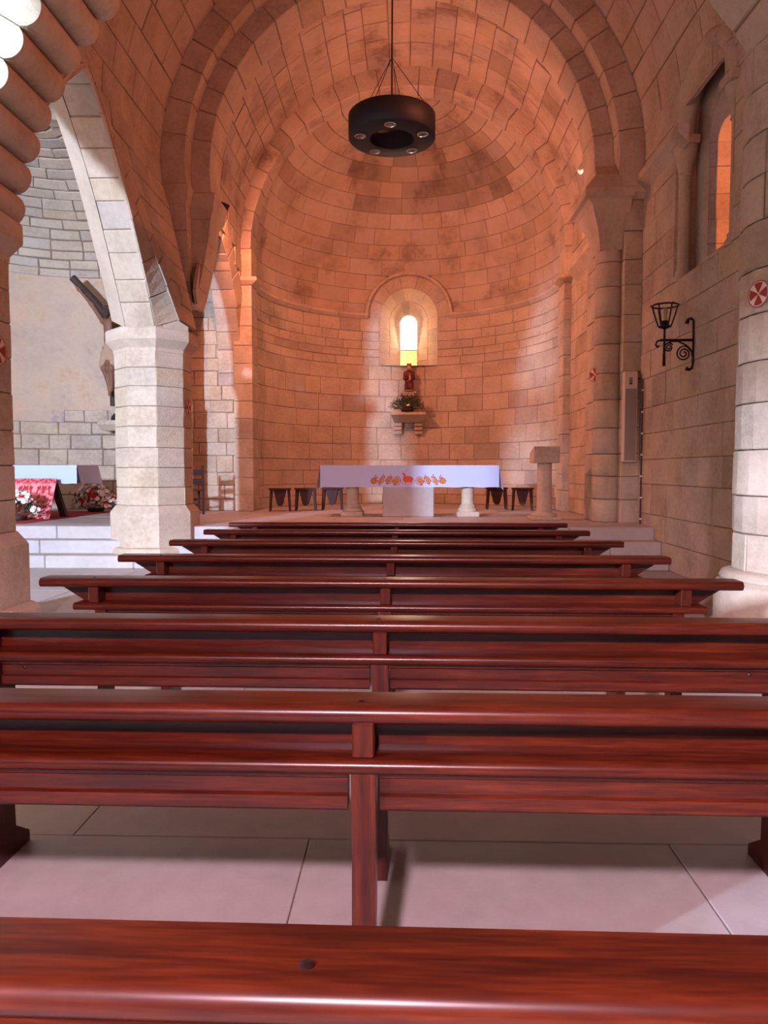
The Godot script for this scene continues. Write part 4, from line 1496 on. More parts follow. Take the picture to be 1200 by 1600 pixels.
func spot(at: Vector3, to: Vector3, angle: float, energy: float, col: Color) -> void:
	var t := thing("pew_fill_spot", "added pinkish spotlight on the west wall in place of light from the west end", "spotlight", at)
	t.basis = Basis.looking_at((to - at).normalized(), Vector3.UP)
	var m := MB.new()
	var pts := []
	for q in [[0.0, 0.16], [0.07, 0.16], [0.09, 0.0], [0.084, 0.0], [0.07, 0.12], [0.0, 0.13]]: pts.append(q)
	lathe(m, pts, 20)
	var h := obj("housing", m, M.dark_plastic, t)
	h.rotation.x = PI / 2.0
	var g := MB.new()
	lathe(g, [[0.078, 0.02], [0.04, 0.012], [0.0, 0.01]], 16)
	var l := obj("lens", g, glow(col, 1.0), t)
	l.rotation.x = PI / 2.0
	var s := SpotLight3D.new()
	s.name = "beam"
	t.add_child(s)
	s.position = Vector3(0, 0, -0.03)
	s.spot_angle = angle
	s.spot_angle_attenuation = 0.6
	s.spot_range = 40.0
	s.spot_attenuation = 2.0
	s.light_size = 0.12
	s.light_color = col
	s.light_energy = energy
	s.shadow_enabled = true

func build_lamps() -> void:
	var warm := Color(1.0, 0.6, 0.47)
	flood(P(3.1, 5.74, 12.56), Vector3(-1.0, 0.0, -0.25), Vector2(0.08, 0.2), 11.0, "small black floodlight behind the capital of the chancel arch", warm, -1.0)
	flood(P(-3.13, 5.72, 12.49), Vector3(1.0, -0.42, -0.28), Vector2(0.08, 0.2), 36.0, "small black floodlight behind the corbelled respond", warm, 1.0)
	flood(P(2.75, 5.7, 6.3), Vector3(-1.0, 0.22, -0.36), Vector2(0.3, 0.12), 11.5, "added slim floodlight behind the lobed cross arch brightening the left vault", Color(1.0, 0.54, 0.42))  # unseen lamp added to brighten the left vault
	spot(P(-0.5, 4.1, -3.5), P(0.1, 0.0, 2.6), 31.0, 84.0, Color(1.0, 0.83, 0.9))  # added lamp, stands in for pinkish light from the west
	flood(P(-2.6, 4.6, -3.4), Vector3(0.3, 0.1, -1.0), Vector2(0.8, 0.3), 4.0, "added warm fill floodlight on the unseen west wall", Color(1.0, 0.48, 0.36))  # fill lamp added behind the camera to warm the nave
	flood(P(-8.9, 5.2, 2.0), Vector3(0.5, -0.2, -1.0), Vector2(0.5, 0.3), 9.0, "added warm fill floodlight high in the side aisle", Color(1.0, 0.54, 0.43))  # fill lamp added out of view to warm the chapel
	# ring chandelier
	var c := P(-0.16, 4.98, 8.0)
	var t := thing("ring_chandelier", "wide matt black ring lamp with five downlights hanging on thin wires", "chandelier", c)
	var m := MB.new()
	var ro := 0.46
	var ri := 0.235
	lathe(m, [[ri, -0.12], [ro - 0.012, -0.12], [ro, -0.108], [ro, 0.108], [ro - 0.012, 0.12], [ri, 0.12], [ri, -0.12]], 64)
	obj("ring", m, M.black_paint, t)
	for i in 5:
		var a := TAU * i / 5.0 + 0.35
		var at := Vector3(cos(a), 0, sin(a)) * 0.345 + Vector3(0, -0.12, 0)
		var dl := MB.new()
		lathe(dl, [[0.058, 0.001], [0.06, -0.006], [0.05, -0.008], [0.044, 0.0]], 20, at)
		var d := obj("downlight", dl, M.chrome, t)
		var ln := MB.new()
		lathe(ln, [[0.046, -0.002], [0.03, -0.004], [0.0, -0.003]], 16, at)
		obj("lens", ln, M.lens, d)
	var wires := [0.0, 1.57, 3.14, 4.71]
	for a in wires:
		var wm := MB.new()
		tube(wm, [Vector3(cos(a + 0.4) * 0.42, 0.11, sin(a + 0.4) * 0.42), Vector3(0, 0.72, 0)], 0.0035, 6)
		obj("suspension_wire", wm, M.iron, t)
	var rod := MB.new()
	tube(rod, [Vector3(0, 0.1, 0), Vector3(0, 0.72, 0), Vector3(0.02, 4.6, 0)], 0.009, 8)
	obj("cord", rod, M.iron, t)

# ------------------------------------------------------------------ smooth bodies (surface nets over blended capsules)
func body(mb: MB, bones: Array, cell: float, blend: float) -> void:
	var lo := Vector3.ONE * 1e9
	var hi := -lo
	for b in bones:
		for k in 2:
			var r: float = b[2 + k] + cell * 2.0
			lo = lo.min(b[k] - Vector3.ONE * r)
			hi = hi.max(b[k] + Vector3.ONE * r)
	var nx := int((hi.x - lo.x) / cell) + 2
	var ny := int((hi.y - lo.y) / cell) + 2
	var nz := int((hi.z - lo.z) / cell) + 2
	var f := PackedFloat32Array()
	f.resize(nx * ny * nz)
	f.fill(9.0)
	for b in bones:
		var a: Vector3 = b[0]
		var ab: Vector3 = b[1] - b[0]
		var l2 := maxf(ab.length_squared(), 1e-9)
		var m: float = maxf(b[2], b[3]) + cell * 3.0 + blend
		var bl: Vector3 = (a.min(b[1]) - Vector3.ONE * m - lo) / cell
		var bh: Vector3 = (a.max(b[1]) + Vector3.ONE * m - lo) / cell
		for z in range(maxi(0, int(bl.z)), mini(nz, int(bh.z) + 1)):
			for y in range(maxi(0, int(bl.y)), mini(ny, int(bh.y) + 1)):
				for x in range(maxi(0, int(bl.x)), mini(nx, int(bh.x) + 1)):
					var p := lo + Vector3(x, y, z) * cell
					var t := clampf((p - a).dot(ab) / l2, 0.0, 1.0)
					var d: float = p.distance_to(a + ab * t) - lerpf(b[2], b[3], t)
					var i := x + nx * (y + ny * z)
					var o := f[i]
					var h := clampf(0.5 + 0.5 * (o - d) / blend, 0.0, 1.0)
					f[i] = lerpf(o, d, h) - blend * h * (1.0 - h)
	var vid := {}
	var pos := []
	var nrm := []
	for z in nz - 1:
		for y in ny - 1:
			for x in nx - 1:
				var i0 := x + nx * (y + ny * z)
				var s := 0
				var val := []
				for c in 8:
					var q := f[i0 + (c & 1) + nx * ((c >> 1) & 1) + nx * ny * ((c >> 2) & 1)]
					val.append(q)
					if q < 0.0: s += 1
				if s == 0 or s == 8: continue
				var acc := Vector3.ZERO
				var n := 0
				for c in 8:
					for ax in 3:
						if c & (1 << ax): continue
						var c2: int = c | (1 << ax)
						if (val[c] < 0.0) != (val[c2] < 0.0):
							var t: float = val[c] / (val[c] - val[c2])
							var pp := Vector3(c & 1, (c >> 1) & 1, (c >> 2) & 1)
							pp[ax] += t
							acc += pp
							n += 1
				vid[i0] = pos.size()
				pos.append(lo + (Vector3(x, y, z) + acc / n) * cell)
				nrm.append(Vector3(val[1] + val[3] + val[5] + val[7] - val[0] - val[2] - val[4] - val[6], val[2] + val[3] + val[6] + val[7] - val[0] - val[1] - val[4] - val[5], val[4] + val[5] + val[6] + val[7] - val[0] - val[1] - val[2] - val[3]).normalized())
	var st := [1, nx, nx * ny]
	for i0 in vid:
		var x: int = i0 % nx
		var y: int = (i0 / nx) % ny
		var z: int = i0 / (nx * ny)
		for ax in 3:
			var a1: int = (ax + 1) % 3
			var a2: int = (ax + 2) % 3
			var cc := [x, y, z]
			if cc[a1] == 0 or cc[a2] == 0: continue
			if (f[i0] < 0.0) == (f[i0 + st[ax]] < 0.0): continue
			var q := [i0, i0 - st[a1], i0 - st[a1] - st[a2], i0 - st[a2]]
			var ok := true
			for e in q:
				if not vid.has(e): ok = false
			if not ok: continue
			var w := []
			for e in q: w.append(vid[e])
			mb.stri([pos[w[0]], pos[w[1]], pos[w[2]]], [nrm[w[0]], nrm[w[1]], nrm[w[2]]])
			mb.stri([pos[w[0]], pos[w[2]], pos[w[3]]], [nrm[w[0]], nrm[w[2]], nrm[w[3]]])

# ------------------------------------------------------------------ pews
func bull(w0: float, w1: float, y0: float, y1: float) -> Array:
	# board section in (z, y): rounded edge on the +z side, small round on the other
	var p := []
	var h := y1 - y0
	var r := h * 0.5
	p.append(Vector2(w0 + 0.006, y0))
	for i in 9:
		var a := -PI / 2.0 + PI * i / 8.0
		p.append(Vector2(w1 - r + cos(a) * r, y0 + r + sin(a) * r))
	p.append(Vector2(w0 + 0.008, y1))
	p.append(Vector2(w0, y1 - 0.008))
	p.append(Vector2(w0, y0 + 0.006))
	return p

func pew_proto() -> Node3D:
	var t := thing("pew", "", "pew")
	var along := func(x0: float, x1: float) -> Callable:
		return func(p: Vector2, s: float) -> Vector3: return Vector3(lerpf(x0, x1, s), p.y, p.x)
	var rail := MB.new()
	extrude(rail, bull(-0.062, 0.056, 0.818, 0.86), along.call(-1.61, 1.61))
	obj("top_rail", rail, M.pew, t)
	var panel := MB.new()
	var k := []
	for i in 8:
		var x := (1.0 if i & 1 else -1.0) * (1.565 if i & 2 else 1.44)
		k.append(Vector3(x, 0.82 if i & 2 else 0.742, -0.04 if i & 4 else -0.06))
	cbox(panel, k, 0.003)
	obj("back_panel", panel, M.pew, t)
	var shelf := MB.new()
	extrude(shelf, bull(-0.062, 0.062, 0.712, 0.745), along.call(-1.45, 1.45))
	obj("book_ledge", shelf, M.pew, t)
	for s in [-1, 1]:
		var ap := MB.new()
		extrude(ap, [Vector2(-0.02, 0.712), Vector2(0.034, 0.712), Vector2(0.034, 0.7), Vector2(0.026, 0.694), Vector2(0.026, 0.662), Vector2(0.034, 0.657), Vector2(0.034, 0.63), Vector2(0.028, 0.624), Vector2(-0.02, 0.624)], along.call(0.035 * s, 1.3 * s))
		obj("apron", ap, M.pew, t)
		for q in [[1.22, 0.698], [1.25, 0.664]]:
			var bo := MB.new()
			lathe(bo, [[0.0, 0.004], [0.004, 0.003], [0.006, 0.0]], 8)
			var b := obj("bolt", bo, M.bolt, t)
			b.rotation.x = PI / 2.0
			b.position = Vector3(s * q[0], q[1] - 0.012, 0.027)
	for x in [-1.36, 0.0, 1.36]:
		var br := MB.new()
		bx(br, Vector3(x - 0.024, 0.744, -0.041), Vector3(x + 0.024, 0.82, 0.045), 0.004)
		obj("brace", br, M.pew_up, t)
		var bo := MB.new()
		lathe(bo, [[0.0, 0.003], [0.006, 0.0025], [0.01, 0.0]], 10)
		var b := obj("bolt", bo, M.bolt, t)
		b.position = Vector3(x - 0.005, 0.8595, 0.012)
		# sabre leg: section in (z, y)
		var lg := MB.new()
		var front := [[0.05, 0.714], [0.048, 0.62], [0.03, 0.5], [0.034, 0.38], [0.056, 0.24], [0.088, 0.1], [0.1, 0.03], [0.1, 0.0]]
		var rear := [[-0.05, 0.714], [-0.052, 0.62], [-0.05, 0.5], [-0.04, 0.38], [-0.026, 0.24], [-0.03, 0.1], [-0.12, 0.04], [-0.12, 0.0]]
		var poly := []
		for q in front: poly.append(Vector2(q[0], q[1]))
		for i in rear.size(): poly.append(Vector2(rear[rear.size() - 1 - i][0], rear[rear.size() - 1 - i][1]))
		var xl: float = x * (1.325 / 1.36)
		extrude(lg, poly, along.call(xl - 0.026, xl + 0.026))
		obj("leg", lg, M.pew_up, t)
	return t

func build_pews() -> void:
	var names := ["wooden pew second row of the block counted from the back", "wooden pew third row of the block counted from the back", "wooden pew fourth row of the block counted from the back", "wooden pew fifth row, halfway between column and chancel steps", "wooden pew sixth row, third before the chancel steps", "wooden pew seventh row, second before the chancel steps", "front wooden pew closest to the chancel steps and altar"]
	var proto := pew_proto()
	for i in 8:
		var o: Node3D = proto
		if i > 0:
			o = proto.duplicate()
			o.name = numbered("pew")
			add_child(o)
		o.position = P(-0.095, 0.0, [0.79, 1.645, 2.53, 3.45, 4.37, 5.3, 6.22, 7.09][i] - 0.062) + Vector3(0.004 * (i % 3), 0, 0)
		o.rotation.y = deg_to_rad(-0.5 + 0.15 * (i % 2))
		var lab: String = "dark red wooden pew, rearmost row, rail and ledge with bolt heads" if i == 0 else ("dark red " + names[i - 1])
		tag(o, lab, "pew", "rows of dark red wooden pews")

# ------------------------------------------------------------------ altar, lectern, stools, statue
func cloth_print() -> ImageTexture:
	var W := 1536
	var H := 192
	var im := Image.create(W, H, false, Image.FORMAT_RGB8)
	im.fill(Color8(180, 192, 226))
	var dab := func(x: float, y: float, r: float, c: Color) -> void:
		for yy in range(maxi(0, int(y - r)), mini(H, int(y + r) + 1)):
			for xx in range(maxi(0, int(x - r)), mini(W, int(x + r) + 1)):
				if Vector2(xx - x, yy - y).length() <= r: im.set_pixel(xx, yy, c)
	var gold := Color8(186, 118, 50)
	var rust := Color8(170, 84, 40)
	var red := Color8(214, 84, 62)
	var cx := W / 2.0 - 10.0
	var base := 120.0
	# golden rays above the emblem
	for i in 15:
		var a := PI * (0.14 + 0.72 * i / 14.0)
		for s in 26:
			var r := 60.0 + s * 1.8
			dab.call(cx + cos(a) * r, base - sin(a) * r, 0.9, Color8(196, 180, 178))
	# lying lamb with raised head above a bow of leaves
	for s in 30: dab.call(cx - 24 + s * 1.6, base + 2 - 5.0 * sin(s * 0.11), 23.0, red)
	for s in 8: dab.call(cx - 28 - s * 0.8, base - 20 - s * 3.4, 10.0, red)
	dab.call(cx - 42, base - 48, 9.0, red)
	for s in 4: dab.call(cx - 24 + s * 17, base + 28, 6.5, Color8(196, 70, 50))
	for i in 30:
		var a := TAU * i / 30.0
		if sin(a) < 0.1: continue
		dab.call(cx + cos(a) * 58, base + 8 + sin(a) * 42, 3.6, rust)
	# scrolls to both sides
	for side in [-1.0, 1.0]:
		for k in 3:
			var ox: float = cx + side * (98.0 + 66.0 * k)
			var oy: float = base + (10.0 if k % 2 == 0 else 4.0)
			var R: float = [38.0, 31.0, 24.0][k]
			for s in 80:
				var a := s * 0.11
				var r := R * (1.0 - s * 0.006)
				dab.call(ox + cos(a) * r * side, oy + sin(a) * r * 1.2, 2.8, rust)
			for p in 6:
				var a := TAU * p / 6.0
				dab.call(ox + cos(a) * R * 0.36, oy + sin(a) * R * 0.42, R * 0.25, gold)
			dab.call(ox, oy, R * 0.2, Color8(220, 160, 70))
			for s in 30:
				var t := s / 29.0
				var yy: float = oy + 34.0 * sin(t * TAU)
				dab.call(lerpf(ox, ox + side * 66.0, t), yy, 2.6, rust)
				if s % 5 == 2: dab.call(lerpf(ox, ox + side * 66.0, t), yy - 10.0, 6.0, gold)
				if s % 5 == 4: dab.call(lerpf(ox, ox + side * 66.0, t), yy + 10.0, 5.4, rust)
		dab.call(cx + side * 296.0, base + 16, 24.0, gold)
		for p in 8: dab.call(cx + side * 296.0 + cos(TAU * p / 8.0) * 25.0, base + 16 + sin(TAU * p / 8.0) * 25.0, 6.0, rust)
	return ImageTexture.create_from_image(im)

# cloth draped over a table: top, four falls, soft waves at the hem; front face carries uv
func draped(x0: float, x1: float, d0: float, d1: float, y: float, drop: float, mat_front: Material, mat: Material, parent: Node3D) -> void:
	var f := MB.new()
	var n := 48
	var rows := 6
	var fw := func(s: float, t: float) -> Vector3:
		var x := lerpf(x0, x1, s)
		var wave := (0.006 * sin(s * 31.0) + 0.005 * sin(s * 13.0 + 1.0)) * t
		return P(x, y - drop * t + 0.004 * sin(s * 40.0) * t, d0 - 0.004 - 0.01 * t + wave)
	for i in n:
		for j in rows:
			var s0 := float(i) / n
			var s1 := float(i + 1) / n
			var t0 := float(j) / rows
			var t1 := float(j + 1) / rows
			var A: Vector3 = fw.call(s0, t0)
			var B: Vector3 = fw.call(s1, t0)
			var C: Vector3 = fw.call(s1, t1)
			var D: Vector3 = fw.call(s0, t1)
			var nn := Vector3(0, 0, 1)
			f.stri([A, B, C], [nn, nn, nn], [Vector2(s0, t0), Vector2(s1, t0), Vector2(s1, t1)])
			f.stri([A, C, D], [nn, nn, nn], [Vector2(s0, t0), Vector2(s1, t1), Vector2(s0, t1)])
	obj("front_fall", f, mat_front, parent)
	var m := MB.new()
	bxd(m, x0, x1, y - 0.004, y + 0.004, d0 - 0.004, d1 + 0.004, 0.002)
	# back fall and side falls with a folded corner
	m.quad(P(x0, y, d1 + 0.004), P(x1, y, d1 + 0.004), P(x1, y - drop, d1 + 0.02), P(x0, y - drop, d1 + 0.02), Vector3(0, 0, -1))
	for side in [[x0, -1.0], [x1, 1.0]]:
		var pr := Vector3.ZERO
		for i in 12:
			var s0 := i / 12.0
			var s1 := (i + 1) / 12.0
			var o0: float = side[1] * (0.03 + 0.05 * pow(absf(s0 - 0.5) * 2.0, 3.0))
			var o1: float = side[1] * (0.03 + 0.05 * pow(absf(s1 - 0.5) * 2.0, 3.0))
			var e0 := 1.0 + 0.14 * pow(absf(s0 - 0.5) * 2.0, 4.0)
			var e1 := 1.0 + 0.14 * pow(absf(s1 - 0.5) * 2.0, 4.0)
			var da := lerpf(d0 - 0.004, d1, s0)
			var db := lerpf(d0 - 0.004, d1, s1)
			m.quad(P(side[0], y, da), P(side[0], y, db), P(side[0] + o1, y - drop * e1, db), P(side[0] + o0, y - drop * e0, da), Vector3(side[1], 0, 0))
	obj("top_and_side_falls", m, mat, parent)

func build_altar() -> void:
	var fy := 0.552
	var t := thing("altar", "stone altar on a central block and two short columns in the apse", "altar", P(0.05, fy, 13.2))
	var m := MB.new()
	bx(m, Vector3(-1.5, 0.78, -0.38), Vector3(1.5, 0.885, 0.4), 0.01)
	obj("table_slab", m, M.stone, t)
	var b := MB.new()
	bx(b, Vector3(-0.46, 0.0, -0.25), Vector3(0.43, 0.78, 0.42), 0.012)
	obj("central_block", b, M.slab, t)
	for x in [-1.0, 1.03]:
		var c := MB.new()
		var at := Vector3(x, 0, 0.2)
		lathe(c, [[0.0, 0.09], [0.17, 0.09], [0.175, 0.12], [0.16, 0.15], [0.135, 0.165], [0.145, 0.19], [0.12, 0.21], [0.112, 0.24], [0.108, 0.66], [0.125, 0.68], [0.115, 0.69], [0.16, 0.74]], 24, at)
		obj("shaft", c, M.stone, t)
		var pb := MB.new()
		bx(pb, at + Vector3(-0.19, 0, -0.19), at + Vector3(0.19, 0.09, 0.19), 0.01)
		obj("foot", pb, M.stone, t)
		var pt := MB.new()
		bx(pt, at + Vector3(-0.17, 0.73, -0.17), at + Vector3(0.17, 0.785, 0.17), 0.008)
		obj("capital", pt, M.stone, t)
	var front := plain(Color(1, 1, 1), 0.9)
	front.albedo_texture = cloth_print()
	var cl := thing("altar_cloth", "white altar cloth embroidered with golden vines and a red lamb", "cloth")
	draped(-1.5, 1.6, 12.78, 13.6, fy + 0.893, 0.375, front, M.cloth, cl)
	# lectern
	var l := thing("stone_lectern", "stone lectern of a round shaft with a heavy sloping block top", "lectern", P(2.27, fy, 12.2))
	var s := MB.new()
	lathe(s, [[0.128, 0.1], [0.122, 0.16], [0.118, 0.9], [0.12, 0.93]], 28)
	obj("shaft", s, M.stone, l)
	var ba := MB.new()
	bx(ba, Vector3(-0.24, 0, -0.24), Vector3(0.24, 0.05, 0.24), 0.01)
	lathe(ba, [[0.21, 0.05], [0.215, 0.075], [0.19, 0.1], [0.15, 0.11], [0.13, 0.13]], 28)
	obj("base", ba, M.stone, l)
	var tp := MB.new()
	cbox(tp, [Vector3(-0.21, 0.93, -0.2), Vector3(0.21, 0.93, -0.2), Vector3(-0.21, 1.1, -0.2), Vector3(0.21, 1.1, -0.2), Vector3(-0.21, 0.93, 0.2), Vector3(0.21, 0.93, 0.2), Vector3(-0.21, 1.2, 0.2), Vector3(0.21, 1.2, 0.2)], 0.008)
	obj("block_top", tp, M.stone, l)
	# stools along the apse wall
	var sp := stool_proto()
	var spots := [[-2.52, 14.62, 0.15, "dark wooden stool touching the apse pilaster by the stone pier"], [-2.03, 14.8, 0.08, "middle one of three dark wooden stools by the pier side of the altar"], [-1.53, 15.2, 0.03, "dark wooden stool half hidden behind the stone-column end of the altar"], [1.88, 15.4, -0.05, "dark wooden stool between altar cloth end and stone lectern"], [2.36, 15.05, -0.12, "dark wooden stool standing directly behind the stone lectern shaft"]]
	for i in spots.size():
		var o: Node3D = sp
		if i > 0:
			o = sp.duplicate()
			o.name = numbered("stool")
			add_child(o)
		o.position = P(spots[i][0], fy, spots[i][1])
		o.rotation.y = spots[i][2]
		tag(o, spots[i][3], "stool", "dark wooden stools along the apse wall")
	# console shelf, statue and greenery below the window
	var cx := 0.04
	var dw := 18.1
	var cs := thing("stone_console", "stone shelf on two stepped brackets below the apse window", "console", P(cx, 0, dw))
	var sh := MB.new()
	loft_rect_local(sh, [[2.52, -0.34, 0.34, -0.02, 0.3], [2.68, -0.41, 0.41, -0.02, 0.6], [2.74, -0.41, 0.41, -0.02, 0.6]])
	obj("shelf", sh, M.stone, cs)
	for x in [-0.25, 0.25]:
		for k in 3:
			var br := MB.new()
			bx(br, Vector3(x - 0.1, 2.24 + 0.095 * k, -0.03), Vector3(x + 0.1, 2.24 + 0.095 * (k + 1) - 0.006, 0.14 + 0.06 * k), 0.012)
			obj("bracket_step", br, M.stone, cs)
	var ped := thing("statue_pedestal", "pale stone pedestal under the small crowned statue", "pedestal", P(cx, 2.742, dw - 0.17))
	var pm := MB.new()
	bx(pm, Vector3(-0.15, 0, -0.11), Vector3(0.15, 0.47, 0.11), 0.01)
	obj("block", pm, M.stone, ped)
	var pt2 := MB.new()
	bx(pt2, Vector3(-0.19, 0.47, -0.12), Vector3(0.19, 0.52, 0.12), 0.01)
	obj("top_slab", pt2, M.stone, ped)
	statue(P(cx + 0.02, 3.266, dw - 0.21))
	greenery("greenery_arrangement", "dark green leafy arrangement with one white flower before the statue", P(cx - 0.02, 2.745, dw - 0.5), 0.43, 0.36, 0.05, 1100, [[1, M.petal_white, 0.05]], 61, M.leaf, M.leaf_b)

func loft_rect_local(mb: MB, s: Array) -> void:
	# [y, x0, x1, z0, z1] in local axes
	for i in s.size() - 1:
		var a: Array = s[i]
		var b: Array = s[i + 1]
		var A := [Vector3(a[1], a[0], a[4]), Vector3(a[2], a[0], a[4]), Vector3(a[2], a[0], a[3]), Vector3(a[1], a[0], a[3])]
		var B := [Vector3(b[1], b[0], b[4]), Vector3(b[2], b[0], b[4]), Vector3(b[2], b[0], b[3]), Vector3(b[1], b[0], b[3])]
		var nn := [Vector3(0, 0, 1), Vector3(1, 0, 0), Vector3(0, 0, -1), Vector3(-1, 0, 0)]
		for k in 4: mb.quad(A[k], A[(k + 1) % 4], B[(k + 1) % 4], B[k], nn[k])
		if i == 0: mb.quad(A[0], A[1], A[2], A[3], Vector3.DOWN)
		if i == s.size() - 2: mb.quad(B[0], B[1], B[2], B[3], Vector3.UP)

func stool_proto() -> Node3D:
	var t := thing("stool", "", "stool")
	var m := MB.new()
	bx(m, Vector3(-0.225, 0.425, -0.17), Vector3(0.225, 0.455, 0.17), 0.006)
	obj("seat", m, M.dark_wood, t)
	for x in [-1.0, 1.0]:
		for z in [-1.0, 1.0]:
			var lg := MB.new()
			var k := []
			for i in 8:
				var y := 0.425 if i & 2 else 0.0
				var w := 0.03 if i & 2 else 0.02
				k.append(Vector3(x * (0.17 if i & 2 else 0.195) + (w if i & 1 else -w), y, z * (0.12 if i & 2 else 0.145) + (w if i & 4 else -w)))
			cbox(lg, k, 0.004)
			obj("leg", lg, M.dark_wood, t)
	for z in [-1.0, 1.0]:
		var ap := MB.new()
		extrude(ap, [Vector2(-0.13, 0.425), Vector2(0.13, 0.425), Vector2(0.06, 0.14), Vector2(0.03, 0.1), Vector2(-0.03, 0.1), Vector2(-0.06, 0.14)], func(p: Vector2, s: float) -> Vector3: return Vector3(p.x, p.y, z * 0.135 + lerpf(-0.008, 0.008, s)))
		obj("tapered_board", ap, M.dark_wood, t)
	return t

func statue(at: Vector3) -> void:
	var t := thing("statue", "small crowned figure in dark red robe holding a child", "statue", at)
	var m := MB.new()
	body(m, [
		[Vector3(0, 0.12, 0), Vector3(0, 0.3, 0), 0.115, 0.095],
		[Vector3(0, 0.3, 0), Vector3(0, 0.44, 0), 0.095, 0.08],
		[Vector3(-0.07, 0.44, 0), Vector3(0.07, 0.44, 0), 0.05, 0.05],
		[Vector3(-0.1, 0.42, 0.0), Vector3(-0.11, 0.3, 0.06), 0.04, 0.032],
		[Vector3(-0.11, 0.3, 0.06), Vector3(-0.03, 0.3, 0.12), 0.03, 0.022],
		[Vector3(0.1, 0.42, 0.0), Vector3(0.11, 0.3, 0.06), 0.04, 0.032],
		[Vector3(0.11, 0.3, 0.06), Vector3(0.05, 0.29, 0.12), 0.03, 0.022],
		[Vector3(-0.06, 0.16, 0.09), Vector3(-0.06, 0.06, 0.07), 0.045, 0.05],
		[Vector3(0.06, 0.16, 0.09), Vector3(0.06, 0.06, 0.07), 0.045, 0.05]], 0.014, 0.03)
	obj("robe", m, M.robe, t)
	var h := MB.new()
	body(h, [[Vector3(0, 0.55, 0.01), Vector3(0, 0.58, 0.01), 0.044, 0.047], [Vector3(0, 0.47, 0), Vector3(0, 0.53, 0), 0.026, 0.024], [Vector3(0, 0.56, 0.05), Vector3(0, 0.55, 0.058), 0.009, 0.008]], 0.009, 0.015)
	obj("head", h, M.face, t)
	var cr := MB.new()
	lathe(cr, [[0.05, 0.6], [0.056, 0.605], [0.062, 0.66], [0.056, 0.66], [0.048, 0.61]], 16)
	obj("crown", cr, M.robe_trim, t)
	var ch := MB.new()
	body(ch, [[Vector3(0.02, 0.27, 0.13), Vector3(0.02, 0.34, 0.12), 0.035, 0.03], [Vector3(0.02, 0.39, 0.125), Vector3(0.02, 0.395, 0.125), 0.026, 0.026]], 0.009, 0.015)
	obj("child_figure", ch, M.robe_trim, t)
	var hem := MB.new()
	lathe(hem, [[0.118, 0.0], [0.15, 0.0], [0.15, 0.02], [0.12, 0.03]], 20)
	obj("hem_band", hem, M.robe_trim, t)

# leaves (stuff) and single flowers
func greenery(called: String, label: String, at: Vector3, rx: float, ry: float, rz: float, leaves: int, flowers: Array, seed_: int, la: Material, lb: Material) -> Node3D:
	var r2 := RandomNumberGenerator.new()
	r2.seed = seed_
	var t := thing(called, label, "flowers", at)
	var pot := MB.new()
	lathe(pot, [[0.0, 0.0], [rx * 0.3, 0.0], [rx * 0.36, 0.04], [rx * 0.33, 0.07], [0.0, 0.065]], 18)
	obj("bowl", pot, M.dark_wood, t)
	for q in 2:
		var m := MB.new()
		for i in leaves / 2:
			var a := r2.randf() * TAU
			var e := r2.randf_range(0.02, 1.35)
			var dir := Vector3(cos(a) * cos(e) * rx, sin(e) * ry, sin(a) * cos(e) * rz)
			var p := dir * r2.randf_range(0.45, 1.0) + Vector3(0, 0.06, 0)
			var ln := r2.randf_range(0.03, 0.065)
			var ax := (dir.normalized() + Vector3(r2.randf_range(-0.7, 0.7), r2.randf_range(-0.5, 0.6), r2.randf_range(-0.7, 0.7))).normalized()
			var sd := ax.cross(Vector3(r2.randf_range(-1, 1), r2.randf_range(-1, 1), r2.randf_range(-1, 1))).normalized() * ln * 0.28
			var nn := ax.cross(sd)
			m.quad(p, p + ax * ln * 0.5 + sd, p + ax * ln, p + ax * ln * 0.5 - sd, nn)
			if i % 9 == 0: m.tri(Vector3(0, 0.06, 0), p, p + Vector3(0.004, 0, 0.002), Vector3(0, 0, 1))
		var o := obj("foliage", m, la if q == 0 else lb, t)
		o.set_meta("kind", "stuff")
	var fm := {}
	for fl in flowers:
		var mesh := flower_mesh(fl[2], fl[1] == M.petal_red)
		for i in fl[0]:
			var a := r2.randf() * TAU
			var e := r2.randf_range(0.1, 1.3)
			var dir := Vector3(cos(a) * cos(e) * rx, sin(e) * ry, absf(sin(a)) * cos(e) * rz)
			var p: Vector3 = dir * r2.randf_range(0.86, 1.04) + Vector3(0, 0.06, 0.01)
			if fl[0] == 1: p = Vector3(0.02, ry * 0.4, rz + 0.07)
			var o := obj("flower", mesh, fl[1], t)
			o.position = p
			o.basis = Basis(Quaternion(Vector3.UP, (dir.normalized() + Vector3(0, 0, 0.6)).normalized()))
	return t

func flower_mesh(r: float, rose: bool) -> ArrayMesh:
	var m := MB.new()
	if rose:
		lathe(m, [[0.0, -0.6 * r], [0.6 * r, -0.3 * r], [r, 0.1 * r], [0.8 * r, 0.4 * r], [0.6 * r, 0.15 * r], [0.45 * r, 0.5 * r], [0.2 * r, 0.3 * r], [0.0, 0.45 * r]], 8)
	else:
		for i in 8:
			var a := TAU * i / 8.0
			var d := Vector3(cos(a), 0, sin(a))
			var s := Vector3(-sin(a), 0, cos(a)) * r * 0.32
			m.quad(Vector3.ZERO, d * r * 0.6 + s + Vector3(0, r * 0.25, 0), d * r + Vector3(0, r * 0.3, 0), d * r * 0.6 - s + Vector3(0, r * 0.25, 0), Vector3.UP)
		lathe(m, [[0.25 * r, 0.05 * r], [0.18 * r, 0.2 * r], [0.0, 0.24 * r]], 6)
	return m.mesh()

